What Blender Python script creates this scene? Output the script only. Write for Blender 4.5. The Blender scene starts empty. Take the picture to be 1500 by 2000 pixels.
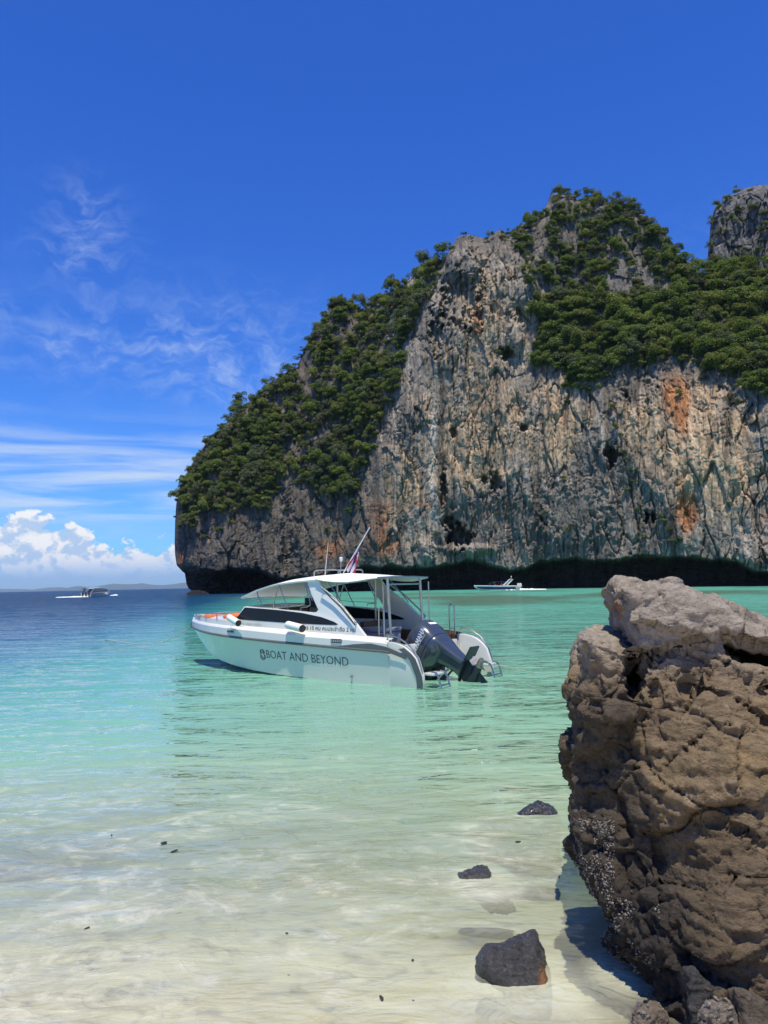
import bpy, bmesh, math, random
import numpy as np
from mathutils import Matrix, Vector

scene = bpy.context.scene
col = scene.collection
random.seed(7)
RNG = np.random.default_rng(11)

# ------------------------------------------------------------------ camera
F = 1500.0; EYE = 1.75; PITCH = math.radians(5.35); ROLL = math.radians(1.2)
fwd = np.array([0, math.cos(PITCH), math.sin(PITCH)])
_up0 = np.array([0, -math.sin(PITCH), math.cos(PITCH)]); _r0 = np.array([1., 0, 0])
camr = math.cos(ROLL) * _r0 - math.sin(ROLL) * _up0
camu = math.cos(ROLL) * _up0 + math.sin(ROLL) * _r0
cam_data = bpy.data.cameras.new('camera')
cam = bpy.data.objects.new('camera', cam_data); col.objects.link(cam)
cam_data.sensor_fit = 'VERTICAL'; cam_data.sensor_height = 36.0; cam_data.lens = F / 2000 * 36
cam_data.clip_start = 0.05; cam_data.clip_end = 60000
M = Matrix.Identity(4)
for i in range(3):
    M[i][0] = camr[i]; M[i][1] = camu[i]; M[i][2] = -fwd[i]
M[2][3] = EYE
cam.matrix_world = M
scene.camera = cam

# ------------------------------------------------------------------ sky, sun, exposure
SUN_EL = math.radians(74); SUN_AZ = math.radians(180)     # azimuth from +Y towards +X
sund = Vector((math.sin(SUN_AZ) * math.cos(SUN_EL), math.cos(SUN_AZ) * math.cos(SUN_EL), math.sin(SUN_EL)))
scene.view_settings.view_transform = 'Standard'
scene.view_settings.look = 'None'
scene.view_settings.gamma = 1.0
scene.view_settings.use_curve_mapping = False
scene.view_settings.exposure = 0.0
SKY_STRENGTH = 0.105
SUN_STRENGTH = 4.9


class NT:
    """small node-tree helper"""
    def __init__(s, tree):
        s.t = tree; s.n = tree.nodes; s.l = tree.links
    def add(s, kind, **kw):
        nd = s.n.new(kind)
        for k, v in kw.items(): setattr(nd, k, v)
        return nd
    def put(s, sock, v):
        if hasattr(v, 'is_linked') or isinstance(v, bpy.types.NodeSocket): s.l.new(v, sock)
        elif v is not None:
            try: sock.default_value = v
            except Exception: sock.default_value = tuple(v) + (1.0,)
    def math(s, op, a, b=None, c=None, clamp=False):
        nd = s.add('ShaderNodeMath', operation=op); nd.use_clamp = clamp
        s.put(nd.inputs[0], a)
        if b is not None: s.put(nd.inputs[1], b)
        if c is not None: s.put(nd.inputs[2], c)
        return nd.outputs[0]
    def vmath(s, op, a, b=None):
        nd = s.add('ShaderNodeVectorMath', operation=op)
        s.put(nd.inputs[0], a)
        if b is not None: s.put(nd.inputs[3] if op == 'SCALE' else nd.inputs[1], b)
        return nd.outputs['Value'] if op in ('LENGTH', 'DOT_PRODUCT') else nd.outputs[0]
    def mix(s, f, a, b, blend='MIX'):
        nd = s.add('ShaderNodeMix', data_type='RGBA', blend_type=blend); nd.clamp_factor = True
        s.put(nd.inputs[0], f); s.put(nd.inputs[6], a); s.put(nd.inputs[7], b)
        return nd.outputs[2]
    def mapr(s, v, a, b, c=0., d=1., smooth=True):
        nd = s.add('ShaderNodeMapRange'); nd.interpolation_type = 'SMOOTHSTEP' if smooth else 'LINEAR'
        s.put(nd.inputs[0], v); s.put(nd.inputs[1], a); s.put(nd.inputs[2], b); s.put(nd.inputs[3], c); s.put(nd.inputs[4], d)
        return nd.outputs[0]
    def noise(s, vec, scale=1., detail=4., rough=.5, lac=2., dist=0., out=0):
        nd = s.add('ShaderNodeTexNoise'); s.put(nd.inputs['Vector'], vec)
        nd.inputs['Scale'].default_value = scale; nd.inputs['Detail'].default_value = detail
        nd.inputs['Roughness'].default_value = rough; nd.inputs['Lacunarity'].default_value = lac
        nd.inputs['Distortion'].default_value = dist
        return nd.outputs[out]
    def mapping(s, vec, scale=(1, 1, 1), loc=(0, 0, 0), rot=(0, 0, 0)):
        nd = s.add('ShaderNodeMapping'); s.put(nd.inputs[0], vec)
        nd.inputs[1].default_value = loc; nd.inputs[2].default_value = rot; nd.inputs[3].default_value = scale
        return nd.outputs[0]
    def ramp(s, f, stops, interp='LINEAR'):
        nd = s.add('ShaderNodeValToRGB'); r = nd.color_ramp; r.interpolation = interp
        while len(r.elements) < len(stops): r.elements.new(0.5)
        for e, (p, c) in zip(r.elements, stops):
            e.position = p; e.color = (c, c, c, 1) if not hasattr(c, '__len__') else tuple(c) + (1,)
        s.put(nd.inputs[0], f)
        return nd.outputs[0]
    def bump(s, h, strength=.5, dist=.1, normal=None):
        nd = s.add('ShaderNodeBump'); nd.inputs['Strength'].default_value = strength
        nd.inputs['Distance'].default_value = dist; s.put(nd.inputs['Height'], h)
        if normal is not None: s.put(nd.inputs['Normal'], normal)
        return nd.outputs[0]


def build_world():
    w = bpy.data.worlds.new('World'); scene.world = w; w.use_nodes = True
    t = NT(w.node_tree); t.n.clear()
    out = t.add('ShaderNodeOutputWorld'); bg = t.add('ShaderNodeBackground')
    sky = t.add('ShaderNodeTexSky'); sky.sky_type = 'NISHITA'; sky.sun_disc = False
    sky.sun_elevation = SUN_EL; sky.sun_rotation = SUN_AZ
    sky.altitude = 0; sky.air_density = 1.0; sky.dust_density = 0.35; sky.ozone_density = 2.5
    d = t.add('ShaderNodeTexCoord').outputs['Generated']
    d = t.vmath('NORMALIZE', d)
    sp = t.add('ShaderNodeSeparateXYZ'); t.put(sp.inputs[0], d)
    el = t.math('MULTIPLY', t.math('ARCSINE', sp.outputs[2]), 57.29578)
    az = t.math('MULTIPLY', t.math('ARCTAN2', sp.outputs[0], sp.outputs[1]), 57.29578)
    # the deep tropical blue of the photograph
    g = t.add('ShaderNodeGamma'); t.put(g.inputs[0], sky.outputs[0]); g.inputs[1].default_value = 1.0
    hs = t.add('ShaderNodeHueSaturation'); hs.inputs['Hue'].default_value = 0.515
    hs.inputs['Saturation'].default_value = 1.22; hs.inputs['Value'].default_value = 1.0
    t.put(hs.inputs['Color'], g.outputs[0])
    base = t.mix(1.0, hs.outputs[0], SKY_TINT, 'MULTIPLY')
    # cirrus: wisps on a high plane
    up = t.math('MAXIMUM', sp.outputs[2], 0.0)
    pz = t.math('ADD', up, 0.12)
    cb = t.add('ShaderNodeCombineXYZ')
    t.put(cb.inputs[0], t.math('DIVIDE', sp.outputs[0], pz)); t.put(cb.inputs[1], t.math('DIVIDE', sp.outputs[1], pz))
    pl = cb.outputs[0]
    warp = t.noise(pl, 1.1, 3, .55, out=1)
    plw = t.vmath('ADD', pl, t.vmath('SCALE', t.vmath('SUBTRACT', warp, (.5, .5, .5)), .9))
    streak = t.noise(t.mapping(plw, (1.1, 2.6, 1), rot=(0, 0, .55)), 1.7, 9, .62)
    patch = t.noise(t.mapping(pl, (1, 1, 1), loc=(4.3, 1.2, 0)), .55, 2, .5)
    band = t.mapr(el, 12., 24., 1., 0.)
    cir = t.math('MULTIPLY', t.mapr(streak, .47, .80), t.mapr(patch, .40, .62))
    cir = t.math('MULTIPLY', cir, t.math('MULTIPLY', band, .30))
    # broken wisps: patches of cirrus standing over the sea
    ae = t.add('ShaderNodeCombineXYZ'); t.put(ae.inputs[0], az); t.put(ae.inputs[1], el)
    aw = t.vmath('ADD', ae.outputs[0], t.vmath('SCALE', t.vmath('SUBTRACT', t.noise(ae.outputs[0], .22, 3, .6, out=1), (.5, .5, .5)), 5.))
    wn = t.noise(t.mapping(aw, (.42, 1.0, 0), rot=(0, 0, -.35)), .85, 9, .66)
    wsum = 0.
    for (ca_, ce_, ra, re_, amp) in WISPS:
        gx_ = t.math('DIVIDE', t.math('SUBTRACT', az, ca_), ra); gy_ = t.math('DIVIDE', t.math('SUBTRACT', el, ce_), re_)
        gg = t.math('POWER', 2.71828, t.math('MULTIPLY', t.math('ADD', t.math('MULTIPLY', gx_, gx_), t.math('MULTIPLY', gy_, gy_)), -1.))
        wsum = t.math('ADD', t.math('MULTIPLY', gg, amp), wsum)
    cir = t.math('ADD', cir, t.math('MULTIPLY', t.mapr(wn, .38, .86), wsum), clamp=True)
    # layered veils low down
    veil = t.noise(t.mapping(d, (2.6, 2.6, 30), loc=(1.7, .3, .2)), 1.5, 6, .55, dist=.35)
    vb = t.math('MULTIPLY', t.mapr(el, 3., 6.5), t.mapr(el, 8., 13.5, 1., 0.))
    vl = t.math('MULTIPLY', t.mapr(veil, .38, .68), t.math('MULTIPLY', vb, .92))
    # cumulus bank low over the sea
    top = t.ramp(t.mapr(az, -180., 180., 0., 1., False), CUMULUS_TOP, 'B_SPLINE')
    top = t.math('ADD', t.math('MULTIPLY', top, 10.), 0.55)
    dn = t.mapping(d, (1, 1, 1.25))
    n1 = t.noise(t.vmath('ADD', dn, t.vmath('SCALE', t.vmath('SUBTRACT', t.noise(dn, 60., 3, .6, out=1), (.5, .5, .5)), .012)), 24., 10, .62)
    bias = t.mapr(el, -1.2, 1.0, 0., 1.)
    hgt = t.math('DIVIDE', t.math('SUBTRACT', top, el), 2.3)
    cov = t.math('ADD', t.math('MULTIPLY', t.math('SUBTRACT', n1, .5), 3.0), hgt)
    ca = t.math('MULTIPLY', t.mapr(cov, .0, .16), bias)
    n2 = t.noise(t.vmath('ADD', dn, (.004, 0., .012)), 24., 7, .60)
    sh = t.mapr(t.math('SUBTRACT', n1, n2), -.07, .06)
    low = t.mapr(el, .2, 2.9)
    cc = t.mix(sh, (.50, .66, .90), (1., 1., 1.))
    cc = t.mix(low, (.36, .58, .93), cc)
    ca = t.math('MULTIPLY', ca, t.mapr(el, .2, 2.0, .55, .97))
    white = t.mix(t.mapr(el, 2., 14.), (.62, .78, .97), (.52, .66, .93))
    skyc = t.vmath('SCALE', base, SKY_STRENGTH)
    c = t.mix(vl, skyc, white)
    c = t.mix(cir, c, white)
    c = t.mix(ca, c, cc)
    t.put(bg.inputs[0], c); bg.inputs[1].default_value = 1.0
    t.l.new(bg.outputs[0], out.inputs[0])


SKY_TINT = (0.455, 1.01, 1.70)
WISPS = [(-21.6, 25.0, 2.6, 2.2, .55), (-22.5, 22.4, 3.4, 1.0, .35), (-20.5, 21.4, 1.6, 1.0, .3), (-13.5, 17.3, 8.5, 3.4, .62), (-9.5, 15.2, 3.6, 1.6, .55), (-23.5, 16.5, 5., 1.8, .4),
         (-27, 19, 1.5, .5, .5), (38, 20, 12, 4, .5), (-70, 22, 14, 5, .5), (110, 24, 16, 5, .5), (-140, 20, 14, 5, .5)]
_P = lambda a: (a + 180) / 360
CUMULUS_TOP = [(0, .30), (_P(-120), .42), (_P(-60), .34), (_P(-34), .40), (_P(-28.5), .43), (_P(-24.5), .50), (_P(-22), .34),
               (_P(-19), .24), (_P(-17), .31), (_P(-14), .27), (_P(0), .25), (_P(60), .35), (_P(130), .30), (1, .30)]
build_world()
sun_data = bpy.data.lights.new('sun', 'SUN'); sun_data.energy = SUN_STRENGTH
sun_data.angle = math.radians(0.53); sun_data.color = (1.0, .93, .77)
sun = bpy.data.objects.new('sun', sun_data); col.objects.link(sun)
sun.rotation_euler = sund.to_track_quat('Z', 'Y').to_euler(); sun.location = (20, -20, 80)
cyc = scene.cycles
cyc.max_bounces = 10; cyc.transparent_max_bounces = 10; cyc.caustics_reflective = False; cyc.caustics_refractive = False
cyc.sample_clamp_indirect = 4.0; cyc.use_denoising = True; cyc.volume_bounces = 0

# ------------------------------------------------------------------ helpers
_perm = np.random.default_rng(3).permutation(4096).astype(np.int32)
_val = np.random.default_rng(4).uniform(-1, 1, (4096, 3)).astype(np.float32)
_val /= np.linalg.norm(_val, axis=1)[:, None]


def noise3(p):
    """gradient noise, p (N,3) -> about -1..1"""
    p = np.asarray(p, np.float32)
    i = np.floor(p).astype(np.int32); f = p - i
    u = f * f * f * (f * (f * 6 - 15) + 10)
    res = np.zeros(len(p), np.float32)
    for dx in (0, 1):
        hx = _perm[(i[:, 0] + dx) & 4095]; wx = u[:, 0] if dx else 1 - u[:, 0]
        for dy in (0, 1):
            hy = _perm[(hx + i[:, 1] + dy) & 4095]; wy = wx * (u[:, 1] if dy else 1 - u[:, 1])
            for dz in (0, 1):
                h = _perm[(hy + i[:, 2] + dz) & 4095]
                g = _val[h]
                dot = g[:, 0] * (f[:, 0] - dx) + g[:, 1] * (f[:, 1] - dy) + g[:, 2] * (f[:, 2] - dz)
                res += wy * (u[:, 2] if dz else 1 - u[:, 2]) * dot
    return res * 1.6


def fbm(p, oct=4, gain=.5, lac=2.03):
    a = 1.; s = 0.; t = 0.
    p = np.asarray(p, np.float32).copy()
    for k in range(oct):
        s = s + a * noise3(p + 17.3 * k); t += a; a *= gain; p = p * lac
    return s / t


def ridge(p, oct=4, gain=.5, lac=2.1):
    a = 1.; s = 0.; t = 0.
    p = np.asarray(p, np.float32).copy()
    for k in range(oct):
        s = s + a * (1 - 2 * np.abs(noise3(p + 9.1 * k))); t += a; a *= gain; p = p * lac
    return s / t


def cells2(u, v, seed=0):
    """2-D cellular facets: tilted plates with sharp edges, (offset, edge) """
    u = np.asarray(u, np.float32); v = np.asarray(v, np.float32)
    iu = np.floor(u).astype(np.int32); iv = np.floor(v).astype(np.int32)
    b1 = np.full(u.shape, 9., np.float32); b2 = b1.copy(); off = np.zeros_like(b1)
    for du in (-1, 0, 1):
        for dv in (-1, 0, 1):
            h = _perm[(_perm[(iu + du + seed * 131) & 4095] + iv + dv) & 4095]; r = _val[h]; r2 = _val[(h * 7 + 13) & 4095]
            x = u - (iu + du + .5 + .48 * r[:, 0]); y = v - (iv + dv + .5 + .48 * r[:, 1])
            d = np.maximum(np.abs(x), np.abs(y)) * .4 + np.hypot(x, y) * .6
            o = r2[:, 2] * .8 + x * r2[:, 0] * 1.1 + y * r2[:, 1] * 1.1
            n = d < b1
            b2 = np.where(n, b1, np.minimum(b2, d)); off = np.where(n, o, off); b1 = np.where(n, d, b1)
    return off, b2 - b1


def cells3(p, seed=0, edge=False):
    p = np.asarray(p, np.float32); i0 = np.floor(p).astype(np.int32)
    b1 = np.full(len(p), 9., np.float32); off = np.zeros_like(b1); b2 = b1.copy()
    for du in (-1, 0, 1):
        for dv in (-1, 0, 1):
            for dw in (-1, 0, 1):
                h = _perm[(_perm[(_perm[(i0[:, 0] + du + seed * 131) & 4095] + i0[:, 1] + dv) & 4095] + i0[:, 2] + dw) & 4095]
                r = _val[h]; r2 = _val[(h * 7 + 13) & 4095]
                x = p[:, 0] - (i0[:, 0] + du + .5 + .45 * r[:, 0]); y = p[:, 1] - (i0[:, 1] + dv + .5 + .45 * r[:, 1]); z = p[:, 2] - (i0[:, 2] + dw + .5 + .45 * r[:, 2])
                d = x * x + y * y + z * z
                n = d < b1
                b2 = np.where(n, b1, np.minimum(b2, d))
                off = np.where(n, r2[:, 2] * .7 + x * r2[:, 0] + y * r2[:, 1] + z * r[:, 2] * .8, off); b1 = np.where(n, d, b1)
    return (off, np.sqrt(b2) - np.sqrt(b1)) if edge else off


def rays(px, py):
    px = np.asarray(px, float); py = np.asarray(py, float)
    return fwd + camr * ((px - 750) / F)[..., None] + camu * ((1000 - py) / F)[..., None]


def project(p):
    p = np.asarray(p, float) - np.array([0, 0, EYE]); d = np.maximum(p @ fwd, 1e-3)
    return np.stack([750 + F * (p @ camr) / d, 1000 - F * (p @ camu) / d], -1)


def at(px, py, Y):
    v = rays(px, py); return np.array([0, 0, EYE]) + v * (Y / v[1])


def on_water(px, py, z=0.):
    v = rays(px, py); return np.array([0, 0, EYE]) + v * ((z - EYE) / v[2])


def sstep(x, a, b):
    t = np.clip((x - a) / (b - a), 0, 1); return t * t * (3 - 2 * t)


def in_poly(px, py, poly):
    r = np.zeros(px.shape, bool); n = len(poly); j = n - 1
    for i in range(n):
        xi, yi = poly[i]; xj, yj = poly[j]
        c = ((yi > py) != (yj > py)) & (px < (xj - xi) * (py - yi) / (yj - yi + 1e-9) + xi)
        r ^= c; j = i
    return r


def dist_line(px, py, pts, closed=False):
    d = np.full(px.shape, 1e9)
    q = list(pts) + ([pts[0]] if closed else [])
    for (x0, y0), (x1, y1) in zip(q[:-1], q[1:]):
        vx, vy = x1 - x0, y1 - y0
        t = np.clip(((px - x0) * vx + (py - y0) * vy) / (vx * vx + vy * vy + 1e-9), 0, 1)
        d = np.minimum(d, np.hypot(px - x0 - t * vx, py - y0 - t * vy))
    return d


def rbf(pts, qx, qy):
    P = np.array(pts, float); n = len(P)
    K = np.hypot(P[:, None, 0] - P[None, :, 0], P[:, None, 1] - P[None, :, 1])
    A = np.zeros((n + 1, n + 1)); A[:n, :n] = K - 6 * np.eye(n); A[:n, n] = 1; A[n, :n] = 1
    w = np.linalg.solve(A, np.append(P[:, 2], 0))
    r = np.full(qx.shape, w[n])
    for k in range(n): r += w[k] * np.hypot(qx - P[k, 0], qy - P[k, 1])
    return r


def mesh_np(name, V, Q, smooth=True):
    """vertices (N,3), faces (M,3|4) -> mesh"""
    me = bpy.data.meshes.new(name); V = np.asarray(V, np.float32); Q = np.asarray(Q, np.int32)
    k = Q.shape[1]
    me.vertices.add(len(V)); me.vertices.foreach_set('co', V.ravel())
    me.loops.add(Q.size); me.loops.foreach_set('vertex_index', Q.ravel())
    me.polygons.add(len(Q)); me.polygons.foreach_set('loop_start', np.arange(0, Q.size, k, dtype=np.int32))
    me.polygons.foreach_set('use_smooth', np.full(len(Q), smooth))
    me.update(calc_edges=True); me.validate()
    return me


def grid_faces(nr, nc):
    i = np.arange(nr * nc).reshape(nr, nc)
    return np.stack([i[:-1, :-1], i[:-1, 1:], i[1:, 1:], i[1:, :-1]], -1).reshape(-1, 4)


def set_attr(me, name, arr):
    arr = np.asarray(arr, np.float32)
    if arr.ndim == 1:
        a = me.attributes.new(name, 'FLOAT', 'POINT'); a.data.foreach_set('value', arr)
    else:
        if arr.shape[1] == 3: arr = np.concatenate([arr, np.ones((len(arr), 1), np.float32)], 1)
        a = me.attributes.new(name, 'FLOAT_COLOR', 'POINT'); a.data.foreach_set('color', arr.ravel())


def link(name, me, mat=None, parent=None):
    o = bpy.data.objects.new(name, me); col.objects.link(o)
    if mat is not None:
        me.materials.clear(); me.materials.append(mat)
    if parent is not None: o.parent = parent
    return o


def tag(o, label=None, cat=None, group=None, kind=None):
    if label: o['label'] = label
    if cat: o['category'] = cat
    if group: o['group'] = group
    if kind: o['kind'] = kind
    return o


def empty(name, loc=(0, 0, 0), rz=0.):
    o = bpy.data.objects.new(name, None); col.objects.link(o)
    o.location = loc; o.rotation_euler = (0, 0, rz); o.empty_display_size = .2
    return o


class MB:
    """collects shapes for ONE mesh object"""
    def __init__(s): s.v = []; s.f = []
    def add(s, verts, faces):
        b = len(s.v); s.v += [tuple(map(float, p)) for p in verts]
        s.f += [tuple(b + i for i in f) for f in faces]; return s
    def box(s, lo, hi, taper=0.):
        x0, y0, z0 = lo; x1, y1, z1 = hi; t = taper
        return s.add([(x0, y0, z0), (x1, y0, z0), (x1, y1, z0), (x0, y1, z0), (x0 + t, y0 + t, z1), (x1 - t, y0 + t, z1), (x1 - t, y1 - t, z1), (x0 + t, y1 - t, z1)],
                     [(3, 2, 1, 0), (4, 5, 6, 7), (0, 1, 5, 4), (1, 2, 6, 5), (2, 3, 7, 6), (3, 0, 4, 7)])
    def tube(s, pts, r, n=8, caps=True):
        pts = [np.array(p, float) for p in pts]; rs = r if hasattr(r, '__len__') else [r] * len(pts)
        rings = []; ref = None
        for i, p in enumerate(pts):
            d = (pts[min(i + 1, len(pts) - 1)] - pts[max(i - 1, 0)]); d /= np.linalg.norm(d) + 1e-9
            if ref is None:
                ref = np.array([0, 0, 1.]) if abs(d[2]) < .9 else np.array([1., 0, 0])
            a = np.cross(d, ref); a /= np.linalg.norm(a) + 1e-9; b = np.cross(a, d); ref = b
            rings.append([p + rs[i] * (math.cos(2 * math.pi * k / n) * a + math.sin(2 * math.pi * k / n) * b) for k in range(n)])
        return s.loft(rings, True, caps)
    def loft(s, rings, closed=True, caps=False):
        n = len(rings[0]); V = [p for r in rings for p in r]; Fc = []
        for i in range(len(rings) - 1):
            for k in range(n if closed else n - 1):
                k2 = (k + 1) % n
                Fc.append((i * n + k, i * n + k2, (i + 1) * n + k2, (i + 1) * n + k))
        if caps:
            Fc.append(tuple(range(n))[::-1]); Fc.append(tuple((len(rings) - 1) * n + k for k in range(n)))
        return s.add(V, Fc)
    def prism(s, a, b):
        """two matching polygons"""
        return s.loft([a, b], True, True)
    def build(s, name, mat, parent=None, smooth=30., bevel=0., subsurf=0):
        me = bpy.data.meshes.new(name)
        bm = bmesh.new(); vs = [bm.verts.new(p) for p in s.v]
        for f in s.f:
            try: bm.faces.new([vs[i] for i in f])
            except ValueError: pass
        bmesh.ops.remove_doubles(bm, verts=bm.verts, dist=1e-4)
        bmesh.ops.recalc_face_normals(bm, faces=bm.faces)
        if bevel:
            es = [e for e in bm.edges if len(e.link_faces) == 2 and e.calc_face_angle(0) > .6]
            bmesh.ops.bevel(bm, geom=es, offset=bevel, segments=2, affect='EDGES', profile=.6, clamp_overlap=True)
        bm.to_mesh(me); bm.free()
        if smooth:
            me.polygons.foreach_set('use_smooth', [True] * len(me.polygons))
            try: me.set_sharp_from_angle(angle=math.radians(smooth))
            except Exception: pass
        o = link(name, me, mat, parent)
        if subsurf:
            m = o.modifiers.new('s', 'SUBSURF'); m.levels = m.render_levels = subsurf
        return o


def new_mat(name):
    m = bpy.data.materials.new(name); m.use_nodes = True
    t = NT(m.node_tree); t.n.clear()
    return m, t, t.add('ShaderNodeOutputMaterial')


def simple(name, colr, rough=.5, metal=0., grime=.0, bump=0., scale=8., coat=0.):
    m, t, o = new_mat(name); b = t.add('ShaderNodeBsdfPrincipled')
    b.inputs['Roughness'].default_value = rough; b.inputs['Metallic'].default_value = metal
    if coat: b.inputs['Coat Weight'].default_value = coat; b.inputs['Coat Roughness'].default_value = .08
    tc = t.add('ShaderNodeTexCoord').outputs['Object']
    n = t.noise(tc, scale, 5, .6)
    g = t.noise(t.mapping(tc, (1, 1, .35)), scale * .35, 4, .6)
    c = t.mix(t.math('MULTIPLY', t.mapr(g, .48, .75), grime), colr, tuple(x * .55 for x in colr))
    t.put(b.inputs['Base Color'], c)
    t.put(b.inputs['Roughness'], t.mapr(n, .3, .7, rough * .8, min(1, rough * 1.25)))
    if bump: t.put(b.inputs['Normal'], t.bump(n, bump, .01))
    t.l.new(b.outputs[0], o.inputs[0])
    return m
# ------------------------------------------------------------------ sea bed and water
def sea_depth(x, y):
    d = np.interp(y, [-40, 0, 1.6, 2.6, 3.4, 4.5, 6, 9, 13, 20, 40, 80, 130, 165, 300, 1200, 9000],
                  [-4, -.55, -.06, .05, .13, .29, .58, 1.15, 1.70, 2.4, 3.2, 3.9, 4.2, 4.4, 14, 30, 45])
    side = sstep(-x / (np.abs(y) + 6), .10, .50)
    d = d + side * np.clip(y - 6.6, 0, 400) * .46
    p = np.stack([x * .35, y * .35, 0 * x], -1)
    d = d + .10 * np.clip(d, 0, .8) * fbm(p, 3) * 2
    return d


def build_sea():
    rows = np.concatenate([np.linspace(.8, 20, 330), np.geomspace(20.1, 19500, 220)])
    s = np.concatenate([np.linspace(-3.2, -.66, 24)[:-1], np.linspace(-.66, .66, 330), np.linspace(.66, 3.2, 24)[1:]])
    Y = np.repeat(rows[:, None], len(s), 1); X = (Y + 3.) * s[None, :]
    X = X.ravel(); Y = Y.ravel()
    d = sea_depth(X, Y)
    # gentle real waves near the shore
    th = .12; a = X * math.cos(th) + Y * math.sin(th); b = -X * math.sin(th) + Y * math.cos(th)
    wp = np.stack([a * .42, b * 1.5, 0 * a], -1)
    warp = fbm(np.stack([X * .5, Y * .5, 0 * X + 5], -1), 2)
    wp[:, 1] += warp * 1.2
    z = .016 * fbm(wp, 3) + .010 * fbm(wp * 2.6 + 7, 2)
    sw = ridge(np.stack([X * .9 + warp * 2.2, Y * 1.3 + warp * 1.6, 0 * X + 2], -1), 3)
    z = z * sstep(Y, 2.5, 8) * (1 - sstep(Y, 25, 60)) * 1.0 + .010 * sw * (1 - sstep(Y, 4.5, 9))
    z = z * sstep(d, -.05, .15)
    me = mesh_np('water', np.stack([X, Y, z], -1), grid_faces(len(rows), len(s)))
    set_attr(me, 'depth', np.clip(d, 0, 60))
    q = np.stack([X * .05, Y * .028, 0 * X], -1)
    reef = sstep(fbm(q, 4), -.12, .30) * sstep(Y, 34, 70) * (1 - sstep(Y, 150, 170)) * sstep(X / (Y + 6), -.26, -.12)
    set_attr(me, 'reef', reef)
    tb = np.zeros(len(X))
    for (px, py, sx, sy) in ((1005, 1915, .36, .34), (940, 1712, .30, .42), (1190, 1885, .16, .22)):
        c = on_water(px, py); tb = np.maximum(tb, np.exp(-((X - c[0]) / sx) ** 2 - ((Y - c[1] + .12) / sy) ** 2))
    set_attr(me, 'turbid', np.clip(tb * 1.15, 0, 1))
    set_attr(me, 'rough', np.interp(Y, [0, 15, 50, 150, 600], [.02, .05, .10, .14, .18]))
    m, t, o = new_mat('sea_water')
    at_ = lambda n: (lambda nd: nd)(t.add('ShaderNodeAttribute', attribute_name=n)).outputs['Fac']
    dep = at_('depth'); rf = at_('reef'); rg = at_('rough')
    pos = t.add('ShaderNodeNewGeometry').outputs['Position']
    wv = t.noise(t.mapping(pos, (.55, .9, 0)), 1., 3, .5, out=1)
    wp = t.vmath('ADD', pos, t.vmath('SCALE', t.vmath('SUBTRACT', wv, (.5, .5, .5)), .55))
    nA = t.noise(t.mapping(wp, (1.15, 3.0, 0), rot=(0, 0, -.10)), 1., 3, .55)
    nB = t.noise(t.mapping(wp, (.26, .62, 0), rot=(0, 0, .12)), 1., 3, .5)
    nC = t.noise(t.mapping(wp, (4.6, 8.5, 0)), 1., 2, .5)
    nD = t.noise(t.mapping(pos, (.035, .10, 0)), 1., 4, .6)
    tbn = t.noise(t.mapping(pos, (5.5, 9., 0)), 1., 4, .6, dist=.8)
    h = t.math('ADD', t.math('MULTIPLY', nA, .10), t.math('MULTIPLY', nB, .30))
    h = t.math('ADD', h, t.math('MULTIPLY', tbn, t.math('MULTIPLY', at_('turbid'), .018)))
    h = t.math('ADD', h, t.math('MULTIPLY', nC, .013))
    h = t.math('MULTIPLY', h, t.mapr(dep, .10, 1.3, .42, 1.))
    far = t.mapr(rg, .05, .25, 0., 1.)
    h = t.math('ADD', h, t.math('MULTIPLY', t.math('MULTIPLY', nD, far), 1.2))
    nrm = t.bump(h, 1.0, 1.0)
    # unresolved wind chop offshore: facets too small for the relief above
    ch = t.noise(t.mapping(pos, (.9, 2.2, 0)), 1.0, 4, .65, out=1)
    ch2 = t.noise(t.mapping(pos, (.13, .45, 0)), 1.0, 4, .6, out=1)
    sl = t.vmath('ADD', t.vmath('SUBTRACT', ch, (.5, .5, .5)), t.vmath('SUBTRACT', ch2, (.5, .5, .5)))
    sl = t.vmath('MULTIPLY', sl, (1.0, 1.7, 0.))
    nrm = t.vmath('NORMALIZE', t.vmath('ADD', nrm, t.vmath('SCALE', sl, t.mapr(rg, .040, .12, 0., 1.15))))
    shallow = t.mapr(dep, .12, .9)
    # suspended sand swirling in the shallows
    sw1 = t.noise(t.mapping(pos, (.5, .8, 0)), 1.1, 4, .6, dist=1.6)
    sw2 = t.noise(t.mapping(pos, (1.5, 1.9, 0), rot=(0, 0, .5)), 1.5, 6, .62, dist=2.2)
    silt = t.math('MULTIPLY', t.mapr(sw2, .46, .72), t.mapr(sw1, .35, .6))
    silt = t.math('MULTIPLY', silt, t.mapr(dep, .2, 1.3, 1., 0.))
    body = t.ramp(t.math('POWER', t.math('MULTIPLY', dep, 1 / 40.), .5, clamp=True), [
        (0., (.66, .60, .43)), (.085, (.62, .64, .46)), (.13, (.46, .60, .375)), (.18, (.265, .50, .315)), (.24, (.150, .395, .28)), (.33, (.082, .315, .225)),
        (.44, (.030, .175, .190)), (.56, (.008, .060, .115)), (.8, (.005, .036, .092)), (1., (.004, .030, .080))])
    body = t.mix(t.math('MULTIPLY', rf, .82), body, (.080, .125, .075))
    sw3 = t.noise(t.mapping(wp, (.5, .62, 0), rot=(0, 0, .2)), 1.0, 5, .6, dist=1.8)
    body = t.mix(t.math('MULTIPLY', t.mapr(sw3, .45, .65), t.mapr(dep, .15, 1.2, .30, 0.)), body, (.50, .45, .315))
    body = t.mix(t.math('MULTIPLY', silt, .8), body, (.60, .56, .42))
    op = t.math('SUBTRACT', 1., t.math('POWER', 2.71828, t.math('MULTIPLY', dep, -1.3)))
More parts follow.
